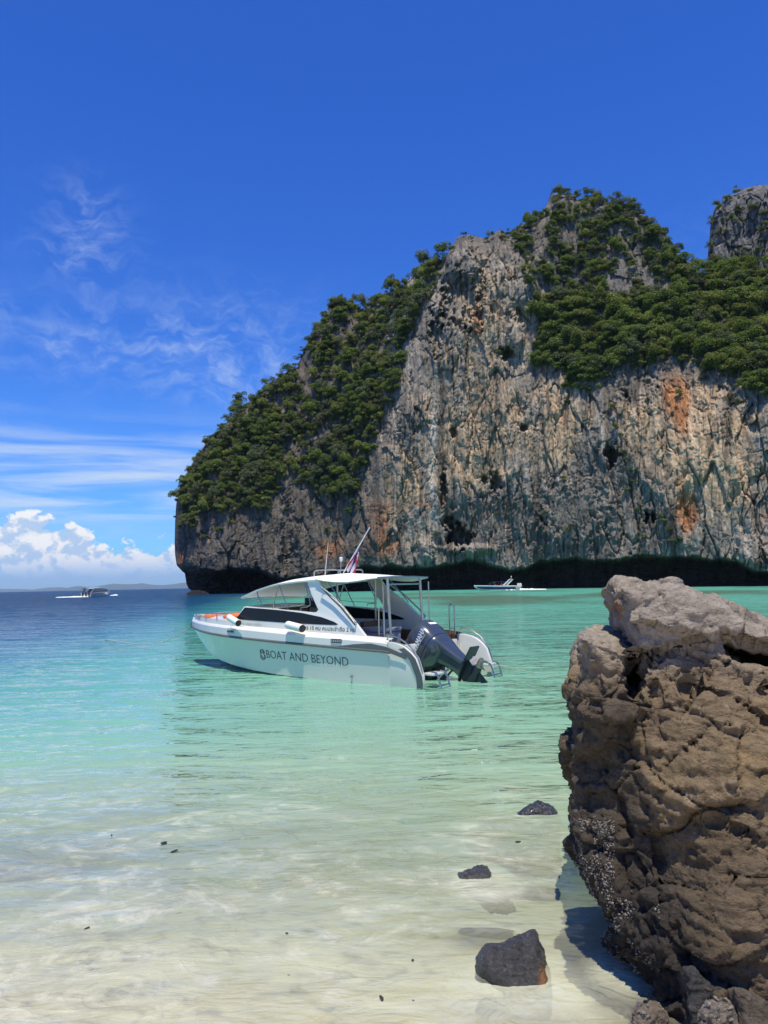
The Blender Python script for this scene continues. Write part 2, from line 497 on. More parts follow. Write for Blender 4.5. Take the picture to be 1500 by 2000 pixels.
    op = t.math('ADD', op, t.math('MULTIPLY', silt, .42), clamp=True)
    # cloudy stirred-up water round the rocks
    tb = at_('turbid'); tn = t.noise(t.mapping(pos, (2.2, 3.4, 0)), 1.6, 6, .62, dist=1.5)
    tf = t.math('MULTIPLY', tb, t.mapr(tn, .25, .6, .75, 1.), clamp=True)
    op = t.math('MAXIMUM', op, t.math('MULTIPLY', tf, .74))
    body = t.mix(t.math('MULTIPLY', tf, t.mapr(tn, .35, .7, .15, .75)), body, (.50, .53, .43))
    tint = t.add('ShaderNodeCombineColor')
    for i, k in enumerate((.62, .90, .85)):
        t.put(tint.inputs[i], t.math('POWER', k, dep))
    tr = t.add('ShaderNodeBsdfTransparent'); t.put(tr.inputs[0], tint.outputs[0])
    df = t.add('ShaderNodeBsdfDiffuse')
    df.inputs['Roughness'].default_value = 0.
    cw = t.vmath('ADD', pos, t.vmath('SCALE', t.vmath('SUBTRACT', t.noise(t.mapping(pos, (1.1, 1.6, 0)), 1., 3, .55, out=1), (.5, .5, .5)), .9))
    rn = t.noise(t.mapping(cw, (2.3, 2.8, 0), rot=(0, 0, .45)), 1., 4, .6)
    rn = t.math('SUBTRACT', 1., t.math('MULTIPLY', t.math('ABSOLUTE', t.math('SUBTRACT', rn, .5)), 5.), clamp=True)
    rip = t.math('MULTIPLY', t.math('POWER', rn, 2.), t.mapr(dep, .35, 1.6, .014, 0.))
    caustic_lines = t.math('MULTIPLY', t.math('POWER', rn, 2.2), t.math('MULTIPLY', t.mapr(sw1, .40, .62), t.mapr(dep, .15, .95, 1., 0.)))  # pale caustic light lines, painted into the water's body colour
    t.put(df.inputs[0], t.mix(t.math('MULTIPLY', caustic_lines, .38), body, (.84, .80, .64)))
    t.put(df.inputs['Normal'], t.bump(t.math('ADD', t.math('MULTIPLY', h, .5), rip), 1., 1.0))
    gl = t.add('ShaderNodeBsdfGlossy'); t.put(gl.inputs['Roughness'], rg); t.put(gl.inputs['Normal'], nrm)
    gl.inputs[0].default_value = (1, 1, 1, 1)
    fr = t.add('ShaderNodeFresnel'); fr.inputs[0].default_value = 1.333; t.put(fr.inputs['Normal'], nrm)
    m1 = t.add('ShaderNodeMixShader'); t.put(m1.inputs[0], t.math('ADD', op, t.math('MULTIPLY', caustic_lines, .14), clamp=True)); t.l.new(tr.outputs[0], m1.inputs[1]); t.l.new(df.outputs[0], m1.inputs[2])
    m2 = t.add('ShaderNodeMixShader'); t.put(m2.inputs[0], t.math('MULTIPLY', fr.outputs[0], t.mapr(rg, .05, .14, 1., .42))); t.l.new(m1.outputs[0], m2.inputs[1]); t.l.new(gl.outputs[0], m2.inputs[2])
    t.l.new(m2.outputs[0], o.inputs[0])
    w = link('water', me, m); w['kind'] = 'structure'

    rows = np.concatenate([np.linspace(-30, 0, 30)[:-1], np.linspace(0, 12, 200), np.geomspace(12.1, 19500, 120)])
    s = np.concatenate([np.linspace(-3.4, -.7, 20)[:-1], np.linspace(-.7, .7, 170), np.linspace(.7, 3.4, 20)[1:]])
    Y = np.repeat(rows[:, None], len(s), 1); X = (np.abs(Y) + 4.) * s[None, :]
    X = X.ravel(); Y = Y.ravel()
    q = np.stack([X * .6, Y * 1.1, 0 * X], -1)
    z = -sea_depth(X, Y) + .02 * fbm(q, 3) + .006 * fbm(q * 6, 3)
    me = mesh_np('sand', np.stack([X, Y, z], -1), grid_faces(len(rows), len(s)))
    m, t, o = new_mat('wet_sand')
    pos = t.add('ShaderNodeNewGeometry').outputs['Position']
    n1 = t.noise(t.mapping(pos, (.7, 1.5, 0), rot=(0, 0, .25)), 1., 5, .6, dist=1.2)
    n2 = t.noise(pos, 240., 2, .7)
    n3 = t.noise(t.mapping(pos, (3, 7, 1), rot=(0, 0, .2)), 1., 4, .6, dist=1.5)
    c = t.mix(t.mapr(n1, .3, .7), (.62, .545, .385), (.72, .65, .48))
    c = t.mix(t.math('MULTIPLY', t.mapr(n3, .5, .75), .35), c, (.52, .45, .32))
    c = t.mix(t.math('MULTIPLY', t.mapr(n2, .6, .8), .4), c, (.30, .27, .22))
    b = t.add('ShaderNodeBsdfPrincipled'); t.put(b.inputs['Base Color'], c); b.inputs['Roughness'].default_value = .8
    hh = t.math('ADD', t.math('MULTIPLY', n3, .05), t.math('MULTIPLY', n2, .002))
    t.put(b.inputs['Normal'], t.bump(hh, .8, 1.))
    t.l.new(b.outputs[0], o.inputs[0])
    sd = link('sand', me, m); sd['kind'] = 'structure'


build_sea()

# ------------------------------------------------------------------ the limestone cliff
TOP = [(341, 1060), (342, 1020), (344, 985), (350, 955), (362, 928), (375, 905), (395, 875), (410, 855), (430, 838), (450, 818), (480, 790),
       (505, 770), (530, 750), (555, 728), (580, 716), (590, 694), (600, 668), (615, 645), (632, 618), (645, 600), (665, 590), (690, 597),
       (705, 607), (720, 598), (735, 585), (760, 568), (790, 552), (820, 528), (840, 510), (865, 508), (880, 487), (893, 463), (915, 458),
       (940, 464), (950, 466), (965, 455), (977, 447), (990, 462), (1010, 446), (1040, 428), (1060, 416), (1070, 396), (1076, 379), (1092, 377),
       (1112, 380), (1130, 390), (1160, 384), (1180, 394), (1215, 400), (1245, 412), (1270, 432), (1300, 458), (1310, 482), (1328, 500),
       (1345, 526), (1360, 533), (1380, 534), (1420, 536), (1500, 530), (1600, 520), (1760, 500)]
BOT = [(341, 1062), (342, 1085), (345, 1104), (356, 1116), (361, 1120), (364, 1140), (368, 1149), (384, 1152), (400, 1162), (1760, 1162)]
LIP = [(341, 1110), (400, 1112), (452, 1108), (500, 1110), (541, 1127), (570, 1126), (640, 1118), (702, 1104), (764, 1104), (820, 1107), (876, 1101),
       (921, 1092), (960, 1102), (1002, 1113), (1044, 1100), (1060, 1093), (1124, 1087), (1192, 1093), (1265, 1084), (1353, 1087), (1441, 1093),
       (1471, 1112), (1520, 1118), (1760, 1110)]
EXTRA = [(345, 1080, 8), (345, 980, 10), (372, 1100, 3), (372, 1020, 3), (400, 1090, 0), (450, 1090, 0), (520, 1100, -1), (540, 1060, 1), (540, 1000, 3),
         (600, 1080, 0), (650, 1080, 0), (700, 1080, -2), (400, 930, 8), (450, 850, 14), (550, 760, 20), (640, 640, 26), (700, 620, 26), (760, 580, 26),
         (830, 520, 24), (500, 950, 6), (600, 900, 8), (700, 850, 9), (700, 750, 13), (740, 680, 16), (780, 620, 16), (720, 1000, -1), (760, 900, 0),
         (800, 800, 1), (830, 700, 2), (850, 600, 5), (880, 500, 9), (920, 470, 11), (1000, 500, 9), (1030, 560, 7), (1000, 650, 4), (960, 700, 3.5),
         (900, 800, 1), (900, 900, 0), (900, 1000, -1), (1000, 900, 0), (1000, 800, 2), (1060, 640, 10), (1060, 720, 7), (1060, 560, 15),
         (1060, 450, 22), (1100, 400, 28), (1200, 400, 30), (1300, 470, 30), (1330, 520, 32), (1150, 500, 24), (1250, 550, 22), (1200, 600, 18),
         (1150, 680, 11), (1150, 740, 6), (1250, 730, 7), (1350, 760, 6), (1350, 650, 18), (1350, 540, 32), (1450, 560, 32), (1500, 540, 34),
         (1450, 650, 20), (1500, 750, 8), (1500, 800, 5), (1100, 850, 2), (1200, 850, 2), (1300, 850, 2), (1400, 850, 2), (1500, 900, 1.5),
         (1100, 1000, 0), (1200, 1000, 0), (1300, 1000, 0), (1400, 1000, 0), (1500, 1000, 0), (1100, 1090, -1), (1300, 1085, -1), (1500, 1085, -1),
         (900, 1090, -1.5), (1750, 1000, 0), (1750, 800, 4), (1750, 600, 25), (1750, 520, 34)]
# px, py, rx, ry, metres (positive = hollow, negative = bulge)
LUMPS = [(895, 1048, 24, 26, 7), (878, 1020, 14, 12, 4), (968, 942, 12, 24, 4.5), (945, 936, 7, 8, 3.5), (990, 690, 20, 14, 5), (866, 958, 7, 38, 3),
         (1196, 888, 14, 24, 5), (1263, 1010, 6, 14, 4), (1277, 1012, 5, 12, 4), (886, 846, 7, 11, 3), (1021, 836, 8, 9, 3), (852, 655, 13, 45, 3.5),
         (478, 1132, 60, 22, 5), (905, 515, 42, 42, -3.2), (902, 590, 45, 55, 3.2), (1006, 655, 20, 45, -2.6), (920, 1072, 60, 12, -2.5), (835, 1075, 18, 25, -2),
         (1120, 1000, 90, 80, -1.6), (760, 820, 25, 80, 1.6), (1000, 560, 55, 60, -1.2), (1345, 1000, 30, 45, 1.0), (1338, 800, 40, 70, 1.0),
         (560, 1040, 14, 90, 2.2), (1330, 745, 60, 35, .8), (800, 960, 12, 60, 1.2), (1010, 800, 14, 30, 1.2), (1245, 760, 40, 60, 2.), (1470, 1085, 40, 40, -2.2)]


def base_dist(px):
    return np.interp(px, [341, 420, 600, 900, 1060, 1500, 1760], [208, 203, 199, 184, 168, 133, 118])


_ax = np.linspace(300, 1800, 400)
_ap = rays(_ax, 1150 + 0 * _ax); _ap = _ap[:, :2] * (base_dist(_ax) / _ap[:, 1])[:, None]
_as = np.concatenate([[0], np.cumsum(np.hypot(*np.diff(_ap, axis=0).T))])


def along(px):
    """metres along the foot of the wall"""
    return np.interp(px, _ax, _as)


def stains(px, py, P):
    """rock colour: limestone with rust, tan, soot and white drip stains, plus overhang shade painted into the notch"""
    def blob(cx, cy, rx, ry): return np.exp(-(((px - cx) / rx) ** 2 + ((py - cy) / ry) ** 2))
    n = len(px)
    X = along(px) + .25 * noise3(P / 4.); Z = P[:, 2]
    st = fbm(np.stack([X / 1.3, 0 * X, Z / 16], -1), 5, .6)            # vertical streaks
    st2 = fbm(np.stack([X / .5, 0 * X + 4, Z / 9], -1), 4, .6)
    pat = fbm(P / 7.0 + 31, 4)
    fine = fbm(P / 1.2 + 11, 4, .6)
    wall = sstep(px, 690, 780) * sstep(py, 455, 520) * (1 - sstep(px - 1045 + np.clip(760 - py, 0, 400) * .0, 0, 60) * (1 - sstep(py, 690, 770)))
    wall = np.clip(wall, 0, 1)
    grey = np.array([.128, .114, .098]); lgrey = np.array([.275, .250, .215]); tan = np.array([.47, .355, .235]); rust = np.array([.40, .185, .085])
    soot = np.array([.050, .043, .036]); chalk = np.array([.58, .53, .47]); green = np.array([.045, .085, .06])
    mixv = lambda c, d, f: c + (d - c) * np.clip(f, 0, 1)[:, None]
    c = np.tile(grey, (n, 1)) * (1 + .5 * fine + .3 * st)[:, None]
    pin = sstep(px, 1040, 1080) * (1 - sstep(py, 700, 760))
    c = mixv(c, np.array([.150, .142, .132]), pin * .8 + .25 * sstep(st, 0, .4))
    st0 = fbm(np.stack([X / 4.2, 0 * X + 14, Z / 70], -1), 3)
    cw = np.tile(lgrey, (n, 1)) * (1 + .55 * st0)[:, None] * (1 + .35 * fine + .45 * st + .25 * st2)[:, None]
    ft = (.9 * blob(955, 590, 75, 130) + .75 * blob(880, 820, 150, 150) + .5 * blob(1000, 850, 120, 130) + 1.0 * blob(1100, 800, 40, 150) + .9 * blob(1330, 830, 130, 170) +
          .8 * blob(1420, 900, 100, 140) + .7 * blob(780, 1000, 70, 90) + .5 * blob(900, 920, 80, 60) + .55 * blob(1235, 830, 40, 90))
    ft = ft * .8 + .55 * pat + .45 * st
    cw = mixv(cw, tan, sstep(ft, .25, .95))
    fr = (1.1 * blob(1330, 790, 26, 80) + 1.5 * blob(1342, 1000, 26, 48) + 1.0 * blob(735, 1010, 34, 60) + .8 * blob(930, 640, 14, 60) + .9 * blob(740, 1070, 50, 30) +
          .6 * blob(1300, 760, 20, 60) + .55 * blob(1240, 900, 18, 60) + .7 * blob(1490, 1010, 18, 18) + .55 * blob(920, 880, 40, 20) + .6 * blob(1095, 790, 22, 90) + .8 * blob(830, 985, 40, 16) + .5 * blob(985, 985, 25, 25))
    cw = mixv(cw, rust, sstep(fr + .45 * st + .35 * pat, .35, 1.0) * .95)
    fg = .8 * blob(1060, 1010, 220, 80) + .9 * blob(1150, 990, 110, 90) + .7 * blob(1190, 900, 60, 80) + .7 * blob(1240, 750, 60, 60) + .7 * blob(950, 1000, 60, 40) + .5 * blob(1260, 1040, 150, 40) + .6 * blob(840, 640, 40, 90) + .8 * blob(800, 830, 40, 60) + .5 * blob(1050, 1060, 150, 30)
    cw = mixv(cw, np.array([.18, .165, .145]), sstep(fg + .5 * pat, .3, .85) * .9)
    cw = mixv(cw, soot, sstep(st2 + .3 * pat, .12, .42) * .85)
    cw = mixv(cw, soot * 1.6, sstep(st - .2 * fine, .20, .48) * .75)
    cw = mixv(cw, soot * 1.3, sstep(st0 + .35 * st, .10, .40) * .75)
    cw = mixv(cw, chalk, sstep(-st2 + .25 * st, .25, .60) * .6)
    cw = mixv(cw, chalk, np.clip(blob(845, 950, 7, 90) + .9 * blob(848, 830, 6, 50), 0, 1) * .8)
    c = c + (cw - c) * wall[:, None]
    fo = (blob(352, 1088, 12, 26) + .5 * blob(660, 1000, 40, 60) + .6 * blob(640, 1075, 60, 25))
    c = mixv(c, rust, sstep(fo + .4 * pat, .35, .95) * .8)
    c = mixv(c, soot, sstep(-pat + .4 * st, .30, .7) * .5 * (1 - wall))
    alg = .8 * sstep(py, 1082, 1108) * sstep(px, 1090, 1180) * sstep(pat + .5 * st + .25, 0, .5)
    c = mixv(c, green, alg * .22)
    c = mixv(c, np.array([.020, .017, .014]), sstep(py - np.interp(px, *np.array(LIP).T), -3, 9) * .92)  # shade under the overhang, painted near black into the tide notch
    return np.clip(c * np.array([1.03, .985, .91]) * (1 + .16 * cells2(X / 1.9 + 4, Z / 3.4, 2)[0])[:, None], .015, .75)


def rock_mat(name, sc=1., bumpd=.35):
    m, t, o = new_mat(name)
    a = t.add('ShaderNodeAttribute', attribute_name='albedo').outputs['Color']
    pos = t.add('ShaderNodeNewGeometry').outputs['Position']
    n1 = t.noise(t.mapping(pos, (1., .35, .45)), 1.5 * sc, 9, .70)
    n2 = t.noise(t.mapping(pos, (1., .05, .09)), 1.5 * sc, 6, .62)
    n3 = t.noise(t.mapping(pos, (1., .10, .24)), 3.6 * sc, 5, .65)
    dark = t.mapr(n3, .30, .45, .62, 1.)
    k = t.math('MULTIPLY', t.mapr(n1, .25, .75, .60, 1.42, False), t.mapr(n2, .28, .72, .55, 1.42, False))
    k = t.math('MULTIPLY', k, dark)
    c = t.vmath('SCALE', a, k)
    b = t.add('ShaderNodeBsdfPrincipled'); t.put(b.inputs['Base Color'], c); b.inputs['Roughness'].default_value = .9
    b.inputs['Specular IOR Level'].default_value = .2
    h = t.math('ADD', t.math('ADD', n1, t.math('MULTIPLY', n2, 1.0)), t.math('MULTIPLY', n3, .55))
    t.put(b.inputs['Normal'], t.bump(h, 1., bumpd / sc))
    t.l.new(b.outputs[0], o.inputs[0])
    return m


def build_cliff():
    NC, NR = 900, 520
    s = np.linspace(0, 1, NC)
    cx = np.concatenate([np.linspace(341, 372, 60)[:-1], np.linspace(372, 1510, NC - 60 - 50), np.linspace(1510, 1760, 52)[1:]]); NC = len(cx)
    tx, ty = np.array(TOP).T; T = np.interp(cx, tx, ty)
    T = T + np.clip((cx - 345) / 20, 0, 1) * (4.5 * fbm(np.stack([cx / 13, 0 * cx, 0 * cx], -1), 3) + 3 * fbm(np.stack([cx / 4., 0 * cx + 3, 0 * cx], -1), 2))
    bx, by = np.array(BOT).T; B = np.interp(cx, bx, by)
    v = np.linspace(0, 1, NR)
    PX = np.repeat(cx[None], NR, 0); PY = B[None] + (T - B)[None] * v[:, None]
    PX, PY = PX.ravel(), PY.ravel()
    D = base_dist(PX) + rbf(EXTRA, PX, PY)
    lnz = fbm(np.stack([PX / 11, PY / 16, 0 * PX], -1), 4, .6)
    for (lx, ly, rx, ry, m) in LUMPS:
        D += m * (1 - sstep(np.hypot((PX - lx) / rx, (PY - ly) / ry) + (1.3 if m > 2.4 else .5) * lnz, .35, 1.15))
    # tide notch
    lx, lyy = np.array(LIP).T
    lip = np.interp(PX, lx, lyy) + 11 * fbm(np.stack([PX / 80, 0 * PX + 4, 0 * PX], -1), 2) + 10 * fbm(np.stack([PX / 26, 0 * PX, 0 * PX], -1), 4) + 4 * np.maximum(0, fbm(np.stack([PX / 3.5, 0 * PX + 7, 0 * PX], -1), 2))
    k = np.clip((PY - lip) / 9., 0, 4)
    D += 11. * (1 - np.exp(-k * 1.3)) * np.interp(PX, [341, 364, 420, 470], [.15, .2, .6, 1.])
    P0 = np.array([0, 0, EYE]) + rays(PX, PY) * (D / rays(PX, PY)[:, 1])[:, None]
    w = P0 + 1.2 * np.stack([fbm(P0 / 6, 2), fbm(P0 / 6 + 50, 2), fbm(P0 / 6 + 90, 2)], -1)
    XA = along(PX) + .25 * noise3(w / 5.); Z = w[:, 2]
    disp = -1.5 * fbm(np.stack([XA / 9, 0 * XA, Z / 26], -1), 4) * 1.5
    wx = XA + .35 * noise3(w / np.array([2.4, 2.4, 7.])) + .16 * noise3(w / .8); wz = Z + .5 * noise3(w / 3.4 + 40) + .25 * noise3(w / .8 + 70)
    c1, e1 = cells2(wx / 4.6, wz / 15 + .12 * XA, 1); c2, e2 = cells2(wx / 1.8 + 4, wz / 5.0, 2); c3, e3 = cells2(wx / .8, wz / 1.7 + 9, 3)
    rgh = .45 + .9 * sstep(fbm(w / 11 + 61, 3), -.25, .25)
    disp += -(.80 * c1 + (.40 * c2 + .16 * c3) * rgh)
    disp += .8 * (1 - sstep(e1, .0, .09)) * sstep(fbm(w / 9 + 4, 2), -.15, .2) + .30 * (1 - sstep(e2, 0, .10)) * rgh
    disp += -.80 * ridge(np.stack([XA / 2.9, 0 * XA + 9, Z / 24], -1), 3) - .30 * ridge(np.stack([XA / 1.0, 0 * XA + 19, Z / 11], -1), 2)
    disp += -.34 * fbm(w / np.array([4.2, 4.2, 7]), 4, .55) - .20 * fbm(w / np.array([.7, .7, 1.0]), 3)
    pit = fbm(np.stack([XA / 1.3, 0 * XA + 5, Z / 7.5], -1), 3)
    disp += .85 * sstep(pit, .26, .56)
    drape = np.zeros(len(PX))
    for (dx, dy, rx, ry) in ((905, 600, 50, 70), (860, 680, 40, 70), (760, 830, 40, 80), (870, 950, 40, 60), (960, 1000, 50, 60), (1240, 770, 50, 60), (880, 1100, 60, 40)):
        drape += np.exp(-((PX - dx) / rx) ** 2 - ((PY - dy) / ry) ** 2)
    disp += -1.6 * np.clip(drape, 0, 1) * ridge(np.stack([XA / 1.5, 0 * XA + 3, Z / 22], -1), 2)
    amp = np.interp(PX, [341, 350, 380], [.35, .6, 1.]) * (1 - .90 * sstep(k, .1, 1.0))
    D2n = -2.0 * ridge(np.stack([XA / 8 + .3 * noise3(w / 2.) + 3, 0 * XA, Z / 1.1 + .8 * noise3(w / 6.)], -1), 3) * sstep(k, .2, 1.5)
    D2 = D + disp * amp + D2n
    # roll away behind the skyline
    sil = dist_line(PX, PY, TOP + [(1765, 500)]); sil = np.minimum(sil, dist_line(PX, PY, BOT[:7]))
    q = np.clip(sil / 30., 0, 1)
    D2 += 7. * (1 - np.sqrt(np.clip(1 - (1 - q) ** 2, 0, 1)))
    ry_ = rays(PX, PY)
    P = np.array([0, 0, EYE]) + ry_ * (D2 / ry_[:, 1])[:, None]
    lat = .28 * np.stack([fbm(w / 2.2 + 70, 3), 0 * XA, .8 * fbm(w / 2.2 + 130, 3)], -1)
    P = P + lat * np.clip(q * 1.5, 0, 1)[:, None]
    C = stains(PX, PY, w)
    # back of the hill
    G = P.reshape(NR, NC, 3)
    topr = G[-1]; botr = G[0]
    back = []
    for dy, dz in ((8, 1.5), (22, -2), (50, -14), (75, -60)):
        b = topr.copy(); b[:, 1] += dy; b[:, 0] += dy * .38; b[:, 2] = np.maximum(b[:, 2] + dz, -6); back.append(b)
    under = []
    for dy, dz in ((1.5, -.6), (6, -2.5)):
        b = botr.copy(); b[:, 1] += dy; b[:, 0] += dy * .25; b[:, 2] += dz; under.append(b)
    A = np.concatenate([np.array(under[::-1]), G, np.array(back)], 0)
    CG = C.reshape(NR, NC, 3)
    CA = np.concatenate([np.repeat(CG[:1], 2, 0), CG, np.repeat(CG[-1:], 4, 0)], 0)
    me = mesh_np('limestone_cliff', A.reshape(-1, 3), grid_faces(NR + 6, NC))
    set_attr(me, 'albedo', CA.reshape(-1, 3))
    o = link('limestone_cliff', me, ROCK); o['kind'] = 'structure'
    return G, cx, T, B


ROCK = rock_mat('limestone', 1., .34)
CLIFF_G, CLIFF_X, CLIFF_T, CLIFF_B = build_cliff()


def on_cliff(px, py):
    """surface points of the cliff"""
    NR, NC = CLIFF_G.shape[:2]
    j = np.interp(px, CLIFF_X, np.arange(NC)); ji = np.clip(np.round(j).astype(int), 0, NC - 1)
    v = (py - CLIFF_B[ji]) / (CLIFF_T[ji] - CLIFF_B[ji]); ii = np.clip(np.round(v * (NR - 1)).astype(int), 0, NR - 1)
    return CLIFF_G[ii, ji]


def build_tower():
    top = [(1372, 560), (1380, 530), (1384, 480), (1388, 440), (1393, 415), (1398, 402), (1408, 398), (1412, 385), (1425, 382), (1440, 377), (1455, 368), (1470, 364), (1482, 361), (1500, 361),
           (1540, 368), (1600, 400), (1680, 460), (1760, 560)]
    cx = np.concatenate([np.linspace(1372, 1396, 30)[:-1], np.linspace(1396, 1520, 170), np.linspace(1520, 1760, 60)[1:]]); NC = len(cx); NR = 240
    tx, ty = np.array(top).T; T = np.interp(cx, tx, ty) + 3 * fbm(np.stack([cx / 6, 0 * cx, 0 * cx], -1), 3)
    v = np.linspace(0, 1, NR)
    PX = np.repeat(cx[None], NR, 0).ravel(); PY = (640 + (T - 640)[None] * v[:, None]).ravel()
    D = 206 + (640 - PY) * .03 - (PX - 1400) * .05
    q = np.clip(dist_line(PX, PY, top) / 22., 0, 1)
    D += 8 * (1 - np.sqrt(np.clip(1 - (1 - q) ** 2, 0, 1)))
    r = rays(PX, PY); P = np.array([0, 0, EYE]) + r * (D / r[:, 1])[:, None]
    XA = (PX - 1372) * .137 + .25 * noise3(P / 4.); Z = P[:, 2]
    cc1, ce1 = cells2(XA / 3.2, Z / 8, 5); cc2, ce2 = cells2(XA / 1.3, Z / 3.2, 6)
    D = D - .8 * cc1 - .45 * cc2 + .5 * (1 - sstep(ce1, 0, .1)) - .9 * ridge(np.stack([XA / 1.9, 0 * XA, Z / 14], -1), 3) - .25 * fbm(P / .9, 3) - 1.0 * fbm(np.stack([XA / 7, 0 * XA, Z / 18], -1), 4)
    P = np.array([0, 0, EYE]) + r * (D / r[:, 1])[:, None]
    G = P.reshape(NR, NC, 3); t = G[-1]
    ex = []
    for dy, dz in ((8, 0), (26, -6), (50, -70)):
        b = t.copy(); b[:, 1] += dy; b[:, 0] += dy * .6; b[:, 2] += dz; ex.append(b)
    A = np.concatenate([G, np.array(ex)], 0)
    st = fbm(np.stack([XA / 1.2, 0 * XA, Z / 9], -1), 4); f = fbm(P / 1.5, 4)
    C = np.array([.145, .138, .130])[None] * (1 + .5 * st + .5 * f)[:, None]
    C = np.concatenate([C, np.tile([[.15, .15, .15]], (3 * NC, 1))], 0)
    me = mesh_np('rock_tower', A.reshape(-1, 3), grid_faces(NR + 3, NC)); set_attr(me, 'albedo', np.clip(C, .03, .4))
    o = link('rock_tower', me, ROCK); o['kind'] = 'structure'
    return G, cx, T


TOWER_G, TOWER_X, TOWER_T = build_tower()


def build_hills():
    m = simple('hill_forest', (.05, .085, .045), .95)
    for k, (Yd, pts) in enumerate(((17000, [(-200, 1150), (0, 1151), (20, 1153), (55, 1148), (75, 1147), (90, 1149), (110, 1147), (135, 1150), (150, 1151)]),
                                  (14500, [(60, 1155), (85, 1150), (110, 1145), (130, 1147), (150, 1146), (165, 1143), (185, 1140), (205, 1141), (225, 1141), (245, 1139), (262, 1142), (285, 1143), (310, 1141), (330, 1138), (360, 1138), (420, 1138), (600, 1137)]))):
        px, py = np.array(pts, float).T
        x = np.linspace(px[0], px[-1], 260); y = np.interp(x, px, py) + 1.0 * fbm(np.stack([x / 9, 0 * x, 0 * x + k], -1), 4)
        base = 1156.2 - .0209 * x + .5
        y = np.minimum(y, base)
        rows = []
        for i, f in enumerate((0, .25, .55, .8, 1., .9, .5, 0)):
            yy = base + (y - base) * f
            D = Yd + (i * 250) + 90 * fbm(np.stack([x / 6, 0 * x + i * .4, 0 * x], -1), 3)
            r = rays(x, yy); Pp = np.array([0, 0, EYE]) + r * (Yd / r[:, 1])[:, None]; Pp[:, 1] = D
            if f == 0: Pp[:, 2] = -6
            rows.append(Pp)
        me = mesh_np('distant_hills', np.array(rows).reshape(-1, 3), grid_faces(8, 260))
        o = link('distant_hills', me, m); o['kind'] = 'structure'
    # thin marine air round the whole place
    mb = MB().box((-21000, -60, -60), (21000, 21000, 330))
    hm, t, o = new_mat('marine_air')
    pv = t.add('ShaderNodeVolumePrincipled'); pv.inputs['Color'].default_value = (.62, .78, 1., 1)
    pv.inputs['Density'].default_value = HAZE
    t.l.new(pv.outputs[0], o.inputs['Volume'])
    hz = mb.build('haze', hm, smooth=0); hz['kind'] = 'stuff'


HAZE = 4.5e-5
build_hills()
# ------------------------------------------------------------------ forest on the rock
def leaf_mat(name, a, b, c):
    m, t, o = new_mat(name)
    oi = t.add('ShaderNodeObjectInfo')
    tone = t.add('ShaderNodeAttribute', attribute_name='tone').outputs['Fac']
    colr = t.mix(oi.outputs['Random'], tuple(x * .60 for x in a), tuple(x * 1.25 for x in b))
    colr = t.mix(t.math('MULTIPLY', tone, .9), colr, c)
    df = t.add('ShaderNodeBsdfDiffuse'); t.put(df.inputs[0], colr)
    tl = t.add('ShaderNodeBsdfTranslucent'); t.put(tl.inputs[0], t.mix(1., colr, (1.1, 1.25, .45), 'MULTIPLY'))
    gl = t.add('ShaderNodeBsdfGlossy'); gl.inputs['Roughness'].default_value = .45; gl.inputs[0].default_value = (.8, .8, .8, 1)
    m1 = t.add('ShaderNodeMixShader'); m1.inputs[0].default_value = .36; t.l.new(df.outputs[0], m1.inputs[1]); t.l.new(tl.outputs[0], m1.inputs[2])
    m2 = t.add('ShaderNodeMixShader'); m2.inputs[0].default_value = .015; t.l.new(m1.outputs[0], m2.inputs[1]); t.l.new(gl.outputs[0], m2.inputs[2])
    t.l.new(m2.outputs[0], o.inputs[0])
    return m


LEAF = [leaf_mat('leaf_deep_green', (.062, .112, .024), (.110, .158, .032), (.220, .260, .058)),
        leaf_mat('leaf_olive_green', (.116, .140, .034), (.160, .182, .038), (.260, .275, .074)),
        leaf_mat('leaf_grey_green', (.066, .092, .044), (.098, .118, .056), (.160, .182, .085))]
BARK = simple('bark', (.16, .13, .10), .9, grime=.4, bump=.4, scale=6)


def crown_mesh(name, rng, lobes, n, flat, leaf, mat, centre=(0, -.25, .75)):
    Q = []; tone = []
    for k in range(lobes):
        th = rng.uniform(0, 2 * math.pi); ph = rng.uniform(-.35, 1.)
        rr = rng.uniform(.30, .86)
        c = np.array([math.cos(th) * rr, math.sin(th) * rr * .9, ph * .6 * flat + .05])
        lr = rng.uniform(.28, .50)
        d = rng.normal(size=(n, 3)); d /= np.linalg.norm(d, axis=1)[:, None]
        d[:, 2] = np.where(d[:, 2] < -.35, -d[:, 2], d[:, 2])
        p = c + d * lr * rng.uniform(.72, 1.05, (n, 1)) * np.array([1, 1, .8])
        nrm = d * .55 + np.array([0, -.12, .55]) + rng.normal(size=(n, 3)) * .36; nrm /= np.linalg.norm(nrm, axis=1)[:, None]
        t = np.cross(nrm, rng.normal(size=(n, 3))); t /= np.linalg.norm(t, axis=1)[:, None]; bb = np.cross(nrm, t)
        sz = leaf * rng.uniform(.6, 1.25, (n, 1))
        Q.append(np.stack([p + t * sz, p + bb * sz * .62, p - t * sz, p - bb * sz * .62], 1))
        tone.append(np.repeat(np.clip(rng.uniform(0, .55) + rng.uniform(-.2, .45, n), 0, 1), 4))
    V = np.concatenate(Q).reshape(-1, 3) + np.array(centre)
    me = mesh_np(name, V, np.arange(len(V)).reshape(-1, 4), False)
    set_attr(me, 'tone', np.concatenate(tone)); me.materials.append(mat)
    return me


